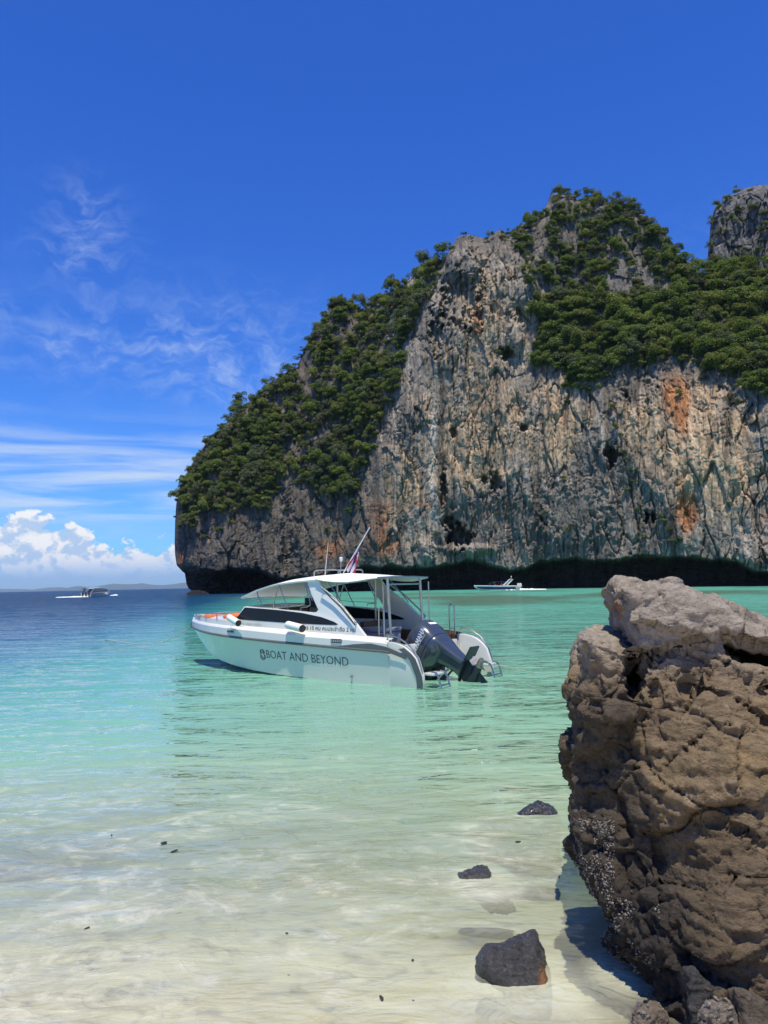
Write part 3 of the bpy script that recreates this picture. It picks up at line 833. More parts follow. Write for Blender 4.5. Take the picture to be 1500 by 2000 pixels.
def trunk_mesh(name, rng, centre=(0, -.25, .75), r=.045):
    mb = MB(); c = np.array(centre)
    mid = np.array([rng.uniform(-.1, .1), .02, .30])
    mb.tube([(0, .12, -.15), mid, c + (rng.uniform(-.08, .08), .05, -.02)], [r * 1.4, r, r * .7], 6)
    for k in range(4):
        e = c + np.array([rng.uniform(-.55, .55), rng.uniform(-.45, .45), rng.uniform(-.05, .35)])
        mb.tube([mid * .4 + c * .6, (mid * .2 + c * .4 + e * .4) + (0, 0, .05), e], [r * .6, r * .42, r * .15], 5)
    me = bpy.data.meshes.new(name); me.from_pydata(mb.v, [], mb.f); me.materials.append(BARK)
    return me


CROWNS = []; TRUNKS = []
for k in range(9):
    rg_ = np.random.default_rng(50 + k)
    CROWNS.append(crown_mesh('crown', rg_, int(rg_.integers(9, 15)), 165, rg_.uniform(.75, 1.2), .064, LEAF[(0, 1, 0, 2, 0, 1, 0, 2, 0)[k]]))
    TRUNKS.append(trunk_mesh('trunk', rg_))

VEG = [  # polygon in the photograph, density, crown radius (min, max), group, label
    ([(354, 1030), (356, 965), (374, 912), (450, 805), (590, 690), (640, 590), (700, 585), (760, 555), (870, 498), (862, 535), (840, 585), (815, 625), (792, 680), (790, 735), (765, 790),
      (735, 840), (715, 915), (700, 985), (650, 985), (600, 960), (560, 940), (525, 1005), (470, 1005), (410, 1015), (365, 1045)], .93, (1.3, 3.0)),
    ([(1040, 425), (1075, 400), (1085, 470), (1055, 560), (1040, 590), (1000, 470)], .85, (1.0, 1.9)),
    ([(1080, 375), (1165, 375), (1280, 425), (1338, 500), (1345, 600), (1120, 600), (1060, 560)], .98, (1.0, 2.3)),
    ([(1050, 590), (1340, 590), (1335, 525), (1500, 515), (1620, 510), (1620, 790), (1500, 790), (1440, 755), (1330, 712), (1225, 722), (1165, 755), (1120, 770), (1085, 735), (1045, 720)], .97, (1.2, 3.0)),
    ([(885, 470), (905, 450), (930, 458), (930, 480)], .6, (.8, 1.3)), ([(955, 445), (1030, 425), (1035, 500), (985, 490)], .7, (.8, 1.6))]
BARE = [(600, 760, 20, 45), (650, 720, 16, 30), (700, 700, 12, 26), (570, 900, 22, 40), (625, 870, 16, 26), (1060, 480, 14, 70), (1078, 400, 12, 25), (1245, 520, 34, 45),
        (1170, 425, 12, 14), (1110, 470, 16, 30), (1130, 540, 18, 26), (1200, 560, 22, 30), (690, 640, 14, 20), (1280, 570, 18, 24), (1095, 570, 14, 30), (600, 700, 12, 25), (670, 660, 10, 18), (575, 800, 14, 22)]
WALLBUSH = [(1065, 712, 1.6), (1052, 722, 1.3), (1080, 700, 1.4), (1160, 752, 1.3), (1172, 762, 1.), (1198, 800, .9), (1204, 842, 1.1), (1214, 856, .8), (1218, 890, .8), (1226, 905, .9), (1230, 925, 1.), (1236, 945, .8),
            (1298, 1028, 1.0), (1306, 1040, .8), (1314, 1062, .8), (1290, 1012, .6), (1108, 1040, .9), (1116, 1030, .6), (690, 990, 1.5), (680, 1005, 1.3), (706, 998, 1.), (852, 1050, 1.), (1064, 1006, .8), (1330, 775, 1.),
            (1420, 785, 1.2), (1436, 792, 1.), (1372, 745, .9), (987, 700, .9), (975, 694, .8), (1102, 942, .8), (906, 462, 1.), (1100, 763, 1.2), (1112, 790, .8), (1150, 770, 1.), (970, 1008, .7), (640, 1040, 1.1), (655, 1044, .9), (580, 1050, .8),
            (1340, 1005, .5), (1225, 960, .8), (1262, 1052, .7), (430, 1040, 1.2), (400, 1055, 1.), (380, 1035, 1.2), (450, 1025, 1.1), (352, 1035, 1.1), (360, 1020, 1.2), (610, 1000, 1.0), (560, 1000, 1.), (1195, 740, 1.), (1245, 1000, .6), (1375, 985, .5)]


def scatter():
    rng = np.random.default_rng(21); out = []
    for zi, (poly, dens, (r0, r1)) in enumerate(VEG):
        xs = [p[0] for p in poly]; ys = [p[1] for p in poly]
        st = 10.3
        gx, gy = np.meshgrid(np.arange(min(xs), max(xs), st), np.arange(min(ys), max(ys), st))
        gx = gx.ravel() + rng.uniform(-6, 6, gx.size); gy = gy.ravel() + rng.uniform(-6, 6, gy.size)
        ok = in_poly(gx, gy, poly)
        nz = fbm(np.stack([gx / 34, gy / 40, 0 * gx + zi], -1), 3)
        d = np.full(gx.shape, dens) + .55 * nz * (1.3 if dens < .9 else 1.0) + .25 * fbm(np.stack([gx / 11, gy / 11, 0 * gx + 30 + zi], -1), 2)
        for (bx, by, rx, ry) in BARE: d -= .95 * np.exp(-((gx - bx) / rx) ** 2 - ((gy - by) / ry) ** 2)
        ok &= rng.uniform(0, 1, gx.shape) < d
        ok &= gy > np.interp(gx, CLIFF_X, CLIFF_T) - 1
        for x, y in zip(gx[ok], gy[ok]):
            out.append((x, y, r0 * .62 + (r1 * .88 - r0 * .62) * rng.uniform(0, 1) ** 1.8, zi))
    # trees along the skyline
    x = 343.
    while x < 1620:
        y = float(np.interp(x, CLIFF_X, CLIFF_T))
        dense = .9 if (x < 870 or 985 < x < 1062 or 1085 < x < 1110 or x > 1125) else .25
        if rng.uniform() < dense: out.append((x, y + rng.uniform(6, 14), rng.uniform(.6, 1.3), 9))
        x += rng.uniform(5, 11) if x > 360 else 3
    for y in np.linspace(1030, 950, 9): out.append((355 + rng.uniform(-1, 5), y, rng.uniform(.8, 1.4), 9))
    for (x, y, r) in WALLBUSH: out.append((x, y, r, 10))
    return out


def region(x, y, z):
    if z == 10:
        g = 'bushes clinging to bare rock'
        if 1140 < x < 1262 and 735 < y < 965: return (g, 'small green bush in the dark gully running down the middle of the wall', 'bush')
        if 1240 <= x < 1350 and y > 980: return (g, 'small bush low on the wall around the twin caves', 'bush')
        if x < 600: return (g, 'bush hanging on the dark grey rock of the seaward nose, above the water', 'bush')
        if x < 720: return (g, 'bush on the rust stained rock just left of the bare wall', 'bush')
        if y > 900 and x > 1000: return (g, 'tiny bush low on the grey wall, between the sea cave and the gully', 'bush')
        if y > 990: return (g, 'small bush beside the dark sea cave near the foot of the wall', 'bush')
        if x > 1300: return (g, 'bush high on the tan wall near the tall rust streak', 'bush')
        if x > 1040: return (g, 'bush at the top of the wall, at the left end of the wooded belt', 'bush')
        return (g, 'small bush high on the pale bare buttress', 'bush')
    if x < 560: return ('trees on the seaward nose of the headland', 'dense green tree on the seaward nose of the headland, above the overhang', 'tree')
    if x < 885: return ('trees on the slope left of the bare wall', 'leafy green tree on the steep wooded slope left of the bare wall', 'tree')
    if y < 600 and x < 1345: return ('trees on the summit dome', 'rounded olive green tree on the rocky summit dome of the cliff', 'tree')
    if y < 640: return ('trees on the saddle below the rock tower', 'dark green tree on the wooded saddle below the grey rock tower', 'tree')
    g = 'trees on the wooded belt above the wall'
    if x < 1130: return (g, 'broad green tree at the left end of the wooded belt, beside the bare buttress', 'tree')
    if x < 1290: return (g, 'broad green tree in the wooded belt, above the dark gully of the wall', 'tree')
    if x < 1400: return (g, 'broad green tree in the wooded belt, above the rust orange streak', 'tree')
    return (g, 'broad green tree in the wooded belt, at the right edge of the photo', 'tree')


def place_tree(pos, r, k, rot, lab, tilt=(0, 0)):
    g, l, c = lab
    name = 'bush' if c == 'bush' else 'cliff_tree'
    e = empty(name, pos, rot); sv = random.uniform(.85, 1.4); e.scale = (r * random.uniform(.85, 1.15), r, r * (.85 if c == 'bush' else sv)); e.rotation_euler = (tilt[0], tilt[1], rot); tag(e, l, c, g)
    for nm, me in (('crown', CROWNS[k]), ('trunk', TRUNKS[k])):
        o = bpy.data.objects.new(nm, me); col.objects.link(o); o.parent = e
    return e


def build_forest():
    T = scatter(); rng = np.random.default_rng(5)
    px = np.array([t[0] for t in T]); py = np.array([t[1] for t in T]); r = np.array([t[2] for t in T]); z = np.array([t[3] for t in T])
    pos = on_cliff(px, py).astype(float)
    show = r / pos[:, 1] * rng.uniform(.8, 1.2, len(r)) + (z == 9) * .004 + (z == 10) * .02
    show[(px > 1495)] = 0
    order = np.argsort(-show); ind = order[:285]; rest = order[285:]
    kinds = rng.integers(0, 9, len(T)); rot = rng.uniform(-.9, .9, len(T))
    crowns = []
    for i in ind:
        e = place_tree(pos[i], r[i], int(kinds[i]), rot[i], region(px[i], py[i], z[i]))
    # lone trees that stand out
    e = place_tree(on_cliff(np.array([694.]), np.array([596.]))[0] + (0, 0, .2), 1.25, 3, .3, ('', 'lone spindly tree standing clear of the skyline on the left shoulder', 'tree'))
    e.scale = (1.05, 1.05, 2.5)
    p = on_cliff(np.array([352.]), np.array([972.]))[0]
    e = place_tree(p, 2.0, 1, 0, ('', 'tree leaning out over the sea from the left edge of the headland', 'tree'), (0, -.75))
    # the mass of smaller trees and scrub: one object, geometry nodes on its points
    tw = []
    rngt = np.random.default_rng(77)
    for x, y in zip(rngt.uniform(1386, 1560, 300), rngt.uniform(370, 560, 300)):
        tt = np.interp(x, TOWER_X, TOWER_T)
        dn = .16 + .55 * (y < tt + 14) + .75 * (y > 500) + .3 * (x < 1400) + .5 * float(fbm(np.array([[x / 18, y / 22, 3]]), 2)[0])
        if y > tt + 2 and rngt.uniform() < dn:
            j = int(np.clip(np.round(np.interp(x, TOWER_X, np.arange(len(TOWER_X)))), 0, len(TOWER_X) - 1)); i = int(np.clip((y - 640) / (TOWER_T[j] - 640) * 239, 0, 239))
            tw.append(TOWER_G[i, j])
    tw = np.array(tw)
    P = np.concatenate([pos[rest], tw]); R = np.concatenate([r[rest] * .95, rngt.uniform(.6, 1.5, len(tw))])
    K = np.concatenate([kinds[rest], rngt.integers(0, 9, len(tw))]); RO = np.concatenate([rot[rest], rngt.uniform(-.9, .9, len(tw))])
    me = bpy.data.meshes.new('forest'); me.vertices.add(len(P)); me.vertices.foreach_set('co', P.astype(np.float32).ravel())
    sv_ = rngt.uniform(.8, 1.2, (len(R), 3)) * R[:, None]; sv_[:, 2] *= rngt.uniform(.8, 1.5, len(R))
    va = me.attributes.new('size', 'FLOAT_VECTOR', 'POINT'); va.data.foreach_set('vector', sv_.astype(np.float32).ravel()); set_attr(me, 'turn', RO)
    a = me.attributes.new('pick', 'INT', 'POINT'); a.data.foreach_set('value', K.astype(np.int32))
    f = link('forest', me); tag(f, kind='stuff')
    ng = bpy.data.node_groups.new('forest_nodes', 'GeometryNodeTree')
    ng.interface.new_socket('Geometry', in_out='INPUT', socket_type='NodeSocketGeometry')
    ng.interface.new_socket('Geometry', in_out='OUTPUT', socket_type='NodeSocketGeometry')
    N = ng.nodes; L = ng.links
    gi = N.new('NodeGroupInput'); go = N.new('NodeGroupOutput'); ip = N.new('GeometryNodeInstanceOnPoints'); jn = N.new('GeometryNodeGeometryToInstance')
    src = {}
    for o in bpy.data.objects:
        if o.type == 'MESH' and o.name.startswith('crown') and o.data in CROWNS: src.setdefault(CROWNS.index(o.data), o)
    for k in reversed(range(9)):
        oi = N.new('GeometryNodeObjectInfo'); oi.transform_space = 'ORIGINAL'; oi.inputs['Object'].default_value = src[k]; oi.inputs['As Instance'].default_value = True
        L.new(oi.outputs['Geometry'], jn.inputs[0])
    j2 = jn
    nj = N.new('GeometryNodeJoinGeometry')
    for l in list(ng.links):
        if l.to_node == jn:
            fs = l.from_socket; ng.links.remove(l); L.new(fs, nj.inputs[0])
    N.remove(jn)
    def named(n, ty):
        q = N.new('GeometryNodeInputNamedAttribute'); q.data_type = ty; q.inputs[0].default_value = n
        return q.outputs[0]
    L.new(gi.outputs[0], ip.inputs['Points']); L.new(nj.outputs[0], ip.inputs['Instance'])
    ip.inputs['Pick Instance'].default_value = True
    L.new(named('pick', 'INT'), ip.inputs['Instance Index']); L.new(named('size', 'FLOAT_VECTOR'), ip.inputs['Scale'])
    cx_ = N.new('ShaderNodeCombineXYZ'); L.new(named('turn', 'FLOAT'), cx_.inputs[2])
    L.new(cx_.outputs[0], ip.inputs['Rotation'])
    L.new(ip.outputs[0], go.inputs[0])
    f.modifiers.new('forest', 'NODES').node_group = ng


build_forest()
# ------------------------------------------------------------------ foreground rocks (solid bodies from distance fields)
def surface_nets(f, org, h):
    nx, ny, nz = f.shape
    s = f < 0
    cs = np.zeros((nx - 1, ny - 1, nz - 1), np.int8)
    for a in (0, 1):
        for b in (0, 1):
            for c in (0, 1): cs += s[a:nx - 1 + a, b:ny - 1 + b, c:nz - 1 + c]
    act = (cs > 0) & (cs < 8)
    idx = -np.ones(act.shape, np.int64); n = int(act.sum()); idx[act] = np.arange(n)
    I = np.argwhere(act); acc = np.zeros((n, 3)); cnt = np.zeros(n)
    cor = [(a, b, c) for a in (0, 1) for b in (0, 1) for c in (0, 1)]
    for ci in cor:
        for ax in range(3):
            if ci[ax]: continue
            cj = list(ci); cj[ax] = 1
            f0 = f[I[:, 0] + ci[0], I[:, 1] + ci[1], I[:, 2] + ci[2]]; f1 = f[I[:, 0] + cj[0], I[:, 1] + cj[1], I[:, 2] + cj[2]]
            m = (f0 < 0) != (f1 < 0); t = np.where(m, f0 / np.where(m, f0 - f1, 1), 0)
            p = np.tile(np.array(ci, float), (n, 1)); p[:, ax] += t
            acc[m] += p[m]; cnt[m] += 1
    V = (I + acc / cnt[:, None]) * h + org
    Q = []
    for ax in range(3):
        sl0 = [slice(None)] * 3; sl1 = [slice(None)] * 3
        sl0[ax] = slice(0, -1); sl1[ax] = slice(1, None)
        e = s[tuple(sl0)] != s[tuple(sl1)]
        b, c = [k for k in range(3) if k != ax]
        E = np.argwhere(e)
        ok = (E[:, b] > 0) & (E[:, c] > 0) & (E[:, b] < f.shape[b] - 1) & (E[:, c] < f.shape[c] - 1)
        E = E[ok]; fl = s[E[:, 0], E[:, 1], E[:, 2]]
        q = []
        for (db, dc) in ((1, 1), (0, 1), (0, 0), (1, 0)):
            X = E.copy(); X[:, b] -= db; X[:, c] -= dc; q.append(idx[X[:, 0], X[:, 1], X[:, 2]])
        q = np.stack(q, -1)
        flip = fl if ax != 1 else ~fl
        q[~flip] = q[~flip][:, ::-1]
        Q.append(q)
    return V, np.concatenate(Q)


def vert_normals(V, Q):
    a = V[Q[:, 2]] - V[Q[:, 0]]; b = V[Q[:, 3]] - V[Q[:, 1]]; fn = np.cross(a, b)
    N = np.zeros_like(V)
    for k in range(4): np.add.at(N, Q[:, k], fn)
    return N / (np.linalg.norm(N, axis=1)[:, None] + 1e-12)


def refine(V, Q):
    """one linear subdivision"""
    E = np.sort(np.concatenate([Q[:, [i, (i + 1) % 4]] for i in range(4)]), 1)
    U, inv = np.unique(E, axis=0, return_inverse=True); inv = inv.reshape(4, -1).T
    nv = len(V); mid = (V[U[:, 0]] + V[U[:, 1]]) / 2; cen = V[Q].mean(1)
    e = nv + inv; c = nv + len(U) + np.arange(len(Q))
    R = np.concatenate([np.stack([Q[:, i], e[:, i], c, e[:, (i + 3) % 4]], -1) for i in range(4)])
    return np.concatenate([V, mid, cen]), R


def solid_rock(lo, hi, h, field, detail, colour, name, mat, sub=1):
    lo = np.array(lo, float); hi = np.array(hi, float)
    n = np.ceil((hi - lo) / h).astype(int) + 1
    g = np.stack(np.meshgrid(*[lo[i] + h * np.arange(n[i]) for i in range(3)], indexing='ij'), -1).reshape(-1, 3)
    f = field(g).reshape(n)
    f[0], f[-1], f[:, 0], f[:, -1], f[:, :, 0], f[:, :, -1] = [1.] * 6
    V, Q = surface_nets(f, lo, h)
    for _ in range(sub): V, Q = refine(V, Q)
    N = vert_normals(V, Q)
    for _ in range(2):      # soften the grid
        S = np.zeros_like(V); c = np.zeros(len(V))
        for k in range(4):
            for kk in (1, 3):
                np.add.at(S, Q[:, k], V[Q[:, (k + kk) % 4]]); np.add.at(c, Q[:, k], 1)
        V = V * .5 + .5 * S / c[:, None]
    N = vert_normals(V, Q)
    V = detail(V, N); N = vert_normals(V, Q)
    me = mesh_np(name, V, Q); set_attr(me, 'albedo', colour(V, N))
    return link(name, me, mat), V, N


def sdf_outline(P, poly):
    uv = project(P); d = dist_line(uv[:, 0], uv[:, 1], poly, True)
    d = np.where(in_poly(uv[:, 0], uv[:, 1], poly), -d, d)
    return d * (P[:, 1] / F)


def smax(a, b, k): return -smin(-a, -b, k)


def smin(a, b, k):
    h = np.clip(.5 + .5 * (b - a) / k, 0, 1); return b + (a - b) * h - k * h * (1 - h)


def shore_rock_mat(name, wet=.0, sc=1.):
    m, t, o = new_mat(name)
    a = t.add('ShaderNodeAttribute', attribute_name='albedo').outputs['Color']
    pos = t.add('ShaderNodeNewGeometry').outputs['Position']
    n1 = t.noise(t.mapping(pos, (6, 6, 14), rot=(0, .25, 0)), 1.6 * sc, 8, .68, dist=.3)
    n2 = t.noise(pos, 55 * sc, 5, .7)
    n3 = t.noise(t.mapping(pos, (1, 1, 1)), 4. * sc, 6, .6)
    v = t.add('ShaderNodeTexVoronoi', feature='F1'); v.inputs['Scale'].default_value = 46 * sc; t.put(v.inputs['Vector'], t.vmath('ADD', pos, t.vmath('SCALE', t.noise(pos, 30., 2, out=1), .03)))
    pit = t.mapr(v.outputs['Distance'], .12, .42, 0., 1.)
    k = t.math('MULTIPLY', t.mapr(n1, .25, .75, .66, 1.36, False), t.mapr(n2, .3, .7, .8, 1.2, False))
    k = t.math('MULTIPLY', k, t.mapr(pit, 0, 1, .88, 1.03))
    c = t.vmath('SCALE', a, k)
    b = t.add('ShaderNodeBsdfPrincipled'); t.put(b.inputs['Base Color'], c)
    if wet:
        b.inputs['Roughness'].default_value = .22; b.inputs['Specular IOR Level'].default_value = .9
        t.put(b.inputs['Roughness'], t.mapr(n2, .35, .65, .06, .30))
    else:
        b.inputs['Roughness'].default_value = .88; b.inputs['Specular IOR Level'].default_value = .25
    h = t.math('ADD', t.math('ADD', t.math('MULTIPLY', n1, .7), t.math('MULTIPLY', n2, .35)), t.math('MULTIPLY', pit, .07))
    t.put(b.inputs['Normal'], t.bump(h, 1., .038 / sc))
    t.l.new(b.outputs[0], o.inputs[0])
    return m


ROCK_DRY = shore_rock_mat('shore_rock'); ROCK_WET = shore_rock_mat('wet_rock', 1., 1.2)

BOULDER = [(1196, 1143), (1204, 1136), (1222, 1139), (1258, 1152), (1278, 1156), (1303, 1149), (1330, 1160), (1384, 1180), (1440, 1202), (1500, 1224), (1620, 1262), (1760, 1300), (1900, 1500),
           (1900, 2200), (1260, 2200), (1262, 2020), (1268, 1950), (1256, 1912), (1207, 1887), (1182, 1872), (1178, 1850), (1192, 1832), (1206, 1806), (1196, 1788), (1170, 1748), (1150, 1706), (1126, 1652), (1123, 1600), (1119, 1540),
           (1110, 1475), (1113, 1430), (1120, 1390), (1121, 1345), (1133, 1330), (1134, 1285), (1138, 1238), (1150, 1233), (1185, 1238), (1215, 1246), (1236, 1262), (1244, 1262), (1226, 1240), (1214, 1215), (1208, 1190), (1200, 1172)]


def boulder_field(P):
    x, y, z = P[:, 0], P[:, 1], P[:, 2]
    w = P + .05 * np.stack([fbm(P * 2.2, 3), fbm(P * 2.2 + 40, 3), fbm(P * 2.2 + 80, 3)], -1)
    o = sdf_outline(P, BOULDER) + .028
    uv = project(P); u, v = uv[:, 0], uv[:, 1]
    # front faces: right facet, left facet, overhung foot, sloping crown
    def plane(px, py, Y, n):
        n = np.array(n, float); n /= np.linalg.norm(n); return (w - at(px, py, Y)) @ n
    fr = plane(1330, 1500, 3.26, (.04, -.95, .20))
    fl = plane(1200, 1500, 3.66, (-.80, -.60, .22))
    foot = plane(1330, 1720, 3.50, (-.14, -.80, -.58))
    foot2 = plane(1212, 1840, 3.37, (-.80, -.42, -.46))
    crown = plane(1300, 1300, 3.64, (-.12, -.80, .60))
    f = smax(fr, fl, .10); f = smax(f, foot2, .08); f = smax(f, crown, .10)
    back = (y - 5.3) + .5 * np.clip(z - .6, -1, 1)
    body = smax(smax(f, o, .03), back, .2)
    # the capping slab that juts out to the left, with the shadowed gap below it
    slabp = [(1196, 1143), (1204, 1136), (1222, 1139), (1258, 1152), (1278, 1156), (1303, 1149), (1330, 1160), (1384, 1180), (1440, 1202), (1500, 1224), (1640, 1265), (1640, 1330), (1500, 1262), (1425, 1240), (1380, 1246), (1330, 1262), (1275, 1288), (1250, 1290),
             (1226, 1240), (1214, 1215), (1208, 1190), (1200, 1172)]
    so = sdf_outline(w, slabp) + .012
    sf = plane(1300, 1210, 3.66, (-.06, -.93, .35)); sl = plane(1213, 1210, 3.78, (-.85, -.5, -.1))
    slab = smax(smax(smax(sf, sl, .03), so, .03), y - 4.9, .1)
    # hollow under the slab and cleft behind the left block
    hol = np.sqrt(((u - 1490) / 78.) ** 2 + ((v - 1268) / 34.) ** 2) - 1
    body = smax(body, -smax(hol * .17, y - 4.25, .05), .02)
    gap = np.sqrt(((u - 1318) / 80.) ** 2 + ((v - 1262 + (u - 1318) * .42) / 9.) ** 2) - 1
    body = smax(body, -smax(gap * .04, y - 3.95, .03), .02)
    cl = np.sqrt(((u - 1236) / 22.) ** 2 + ((v - 1318) / 42.) ** 2) - 1
    body = smax(body, -smax(cl * .06, y - 4.3, .03), .03)
    # the block on the left of the cleft steps back
    blk = [(1138, 1238), (1150, 1233), (1185, 1238), (1236, 1262), (1238, 1330), (1228, 1400), (1215, 1470), (1108, 1480), (1113, 1430), (1121, 1345), (1133, 1330), (1134, 1285)]
    bo = sdf_outline(w, blk) + .02; bf = smax(plane(1180, 1300, 3.66, (-.12, -.97, .22)), plane(1142, 1300, 3.72, (-.9, -.4, 0)), .05)
    block = smax(smax(bf, bo, .04), y - 4.6, .1)
    f = smin(smin(body, slab, .015), block, .05)
    # loose scars and cracks
    for (x0, y0, x1, y1, d, wd) in ((1345, 1340, 1500, 1410, .06, .012), (1230, 1440, 1300, 1790, .04, .014), (1400, 1290, 1440, 1330, .05, .010), (1395, 1410, 1300, 1500, .05, .010), (1180, 1500, 1235, 1640, .05, .02), (1440, 1395, 1500, 1340, .04, .010), (1270, 1330, 1290, 1480, .04, .010), (1380, 1600, 1500, 1660, .035, .010), (1420, 1700, 1500, 1860, .03, .012)):
        dd = dist_line(u, v, [(x0, y0), ((x0 + x1) / 2 + 12, (y0 + y1) / 2 - 8), (x1, y1)]) * .0025
        f = f + d * np.exp(-(dd / wd) ** 2)
    return f


def boulder_detail(V, N):
    q = V * np.array([1, 1, 1.])
    tilt = V[:, 2] + .28 * V[:, 0] - .1 * V[:, 1]
    bed = fbm(np.stack([V[:, 0] * 1.6, V[:, 1] * 1.6, tilt * 9], -1), 4, .55)
    an = np.stack([V[:, 0] * 5 + tilt * 2, V[:, 1] * 5, tilt * 17], -1)
    qw = q + .05 * np.stack([noise3(q * 5), noise3(q * 5 + 9), noise3(q * 5 + 21)], -1)
    g1, g1e = cells3(qw * np.array([2.6, 2.6, 3.4]), 1, True); g2, g2e = cells3(qw * np.array([6., 6., 9.]), 2, True)
    d = .014 * fbm(q * 3.2, 3) + .012 * bed + .050 * g1 + .020 * g2 - .030 * (1 - sstep(g1e, 0, .045)) * sstep(fbm(q * 2 + 8, 2), -.25, .1) - .011 * (1 - sstep(g2e, 0, .06)) * sstep(fbm(q * 3 + 8, 2), -.1, .2) + .007 * cells3(qw * np.array([15., 15., 21.]), 3) + .0035 * cells3(qw * 38, 4) + .008 * ridge(an, 3) + .008 * fbm(an * 2.3, 3) + .0045 * ridge(an * 4.5, 2)
    st = np.floor(tilt * 6.5 + 1.2 * fbm(q * 2, 2)); fr = tilt * 6.5 + 1.2 * fbm(q * 2, 2) - st
    d += .012 * sstep(fr, .0, .25) * (1 - sstep(fr, .6, 1.)) * sstep(V[:, 2], .2, .8)
    d -= .028 * sstep(fbm(q * 9 + 60, 3), .28, .5)
    low = 1 - sstep(V[:, 2], .15, .62); lf = 1 - sstep(V[:, 0], 1.15, 1.5)
    d += low * lf * .025 * ridge(q * 22 + 5, 2)
    return V + N * d[:, None]


def boulder_colour(V, N):
    n = len(V); uv = project(V); u, v = uv[:, 0], uv[:, 1]
    f1 = fbm(V * 2.2, 4); f2 = fbm(V * 7 + 20, 4); f3 = fbm(V * 22 + 9, 3)
    mixv = lambda c, d, f: c + (np.array(d) - c) * np.clip(f, 0, 1)[:, None]
    c = np.tile(np.array([.190, .138, .082]), (n, 1)) * (1 + .25 * f2 + .15 * f3)[:, None]
    c = mixv(c, (.225, .157, .076), sstep(f1 + .3 * f2, .0, .45) * .7)
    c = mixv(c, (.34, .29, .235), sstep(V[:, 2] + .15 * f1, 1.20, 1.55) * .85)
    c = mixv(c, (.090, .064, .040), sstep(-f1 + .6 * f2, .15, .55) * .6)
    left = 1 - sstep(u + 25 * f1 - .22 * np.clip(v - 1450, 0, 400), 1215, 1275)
    c = mixv(c, (.062, .050, .037), left * sstep(v, 1290, 1400) * .85)  # shade of the left facet painted in as darker brown
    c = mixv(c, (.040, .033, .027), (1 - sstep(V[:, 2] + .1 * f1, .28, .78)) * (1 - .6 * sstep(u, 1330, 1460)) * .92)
    c = mixv(c, (.30, .125, .045), np.exp(-((u - 1206) / 9) ** 2 - ((v - 1190) / 22) ** 2) * .9)
    c = mixv(c, (.52, .47, .41), sstep(f3 + .4 * f2, .42, .7) * .35)
    return np.clip(c, .012, .6)


def shells(name, pts, nrm, rng, parent, n, size):
    """a crust of rock oysters"""
    V = []; Fc = []; base = np.array([(1, 0, 0), (.3, .8, .1), (-.8, .45, 0), (-.7, -.5, 0), (.35, -.75, .1), (0, 0, .5)])
    for k in range(n):
        i = rng.integers(len(pts)); nn = nrm[i] + rng.normal(size=3) * .5; nn /= np.linalg.norm(nn)
        t = np.cross(nn, rng.normal(size=3)); t /= np.linalg.norm(t); b = np.cross(nn, t)
        s = size * rng.uniform(.5, 1.3)
        q = pts[i] + nrm[i] * .004 + (base[:, :1] * t + base[:, 1:2] * b * rng.uniform(.6, 1.) + base[:, 2:] * nn) * s
        o = len(V) * 0 + 6 * k
        V.append(q); Fc += [(o + a, o + (a + 1) % 5, o + 5) for a in range(5)]
    me = mesh_np(name, np.concatenate(V), np.array(Fc), False)
    o = link(name, me, SHELL, parent); o['kind'] = 'stuff'
    return o


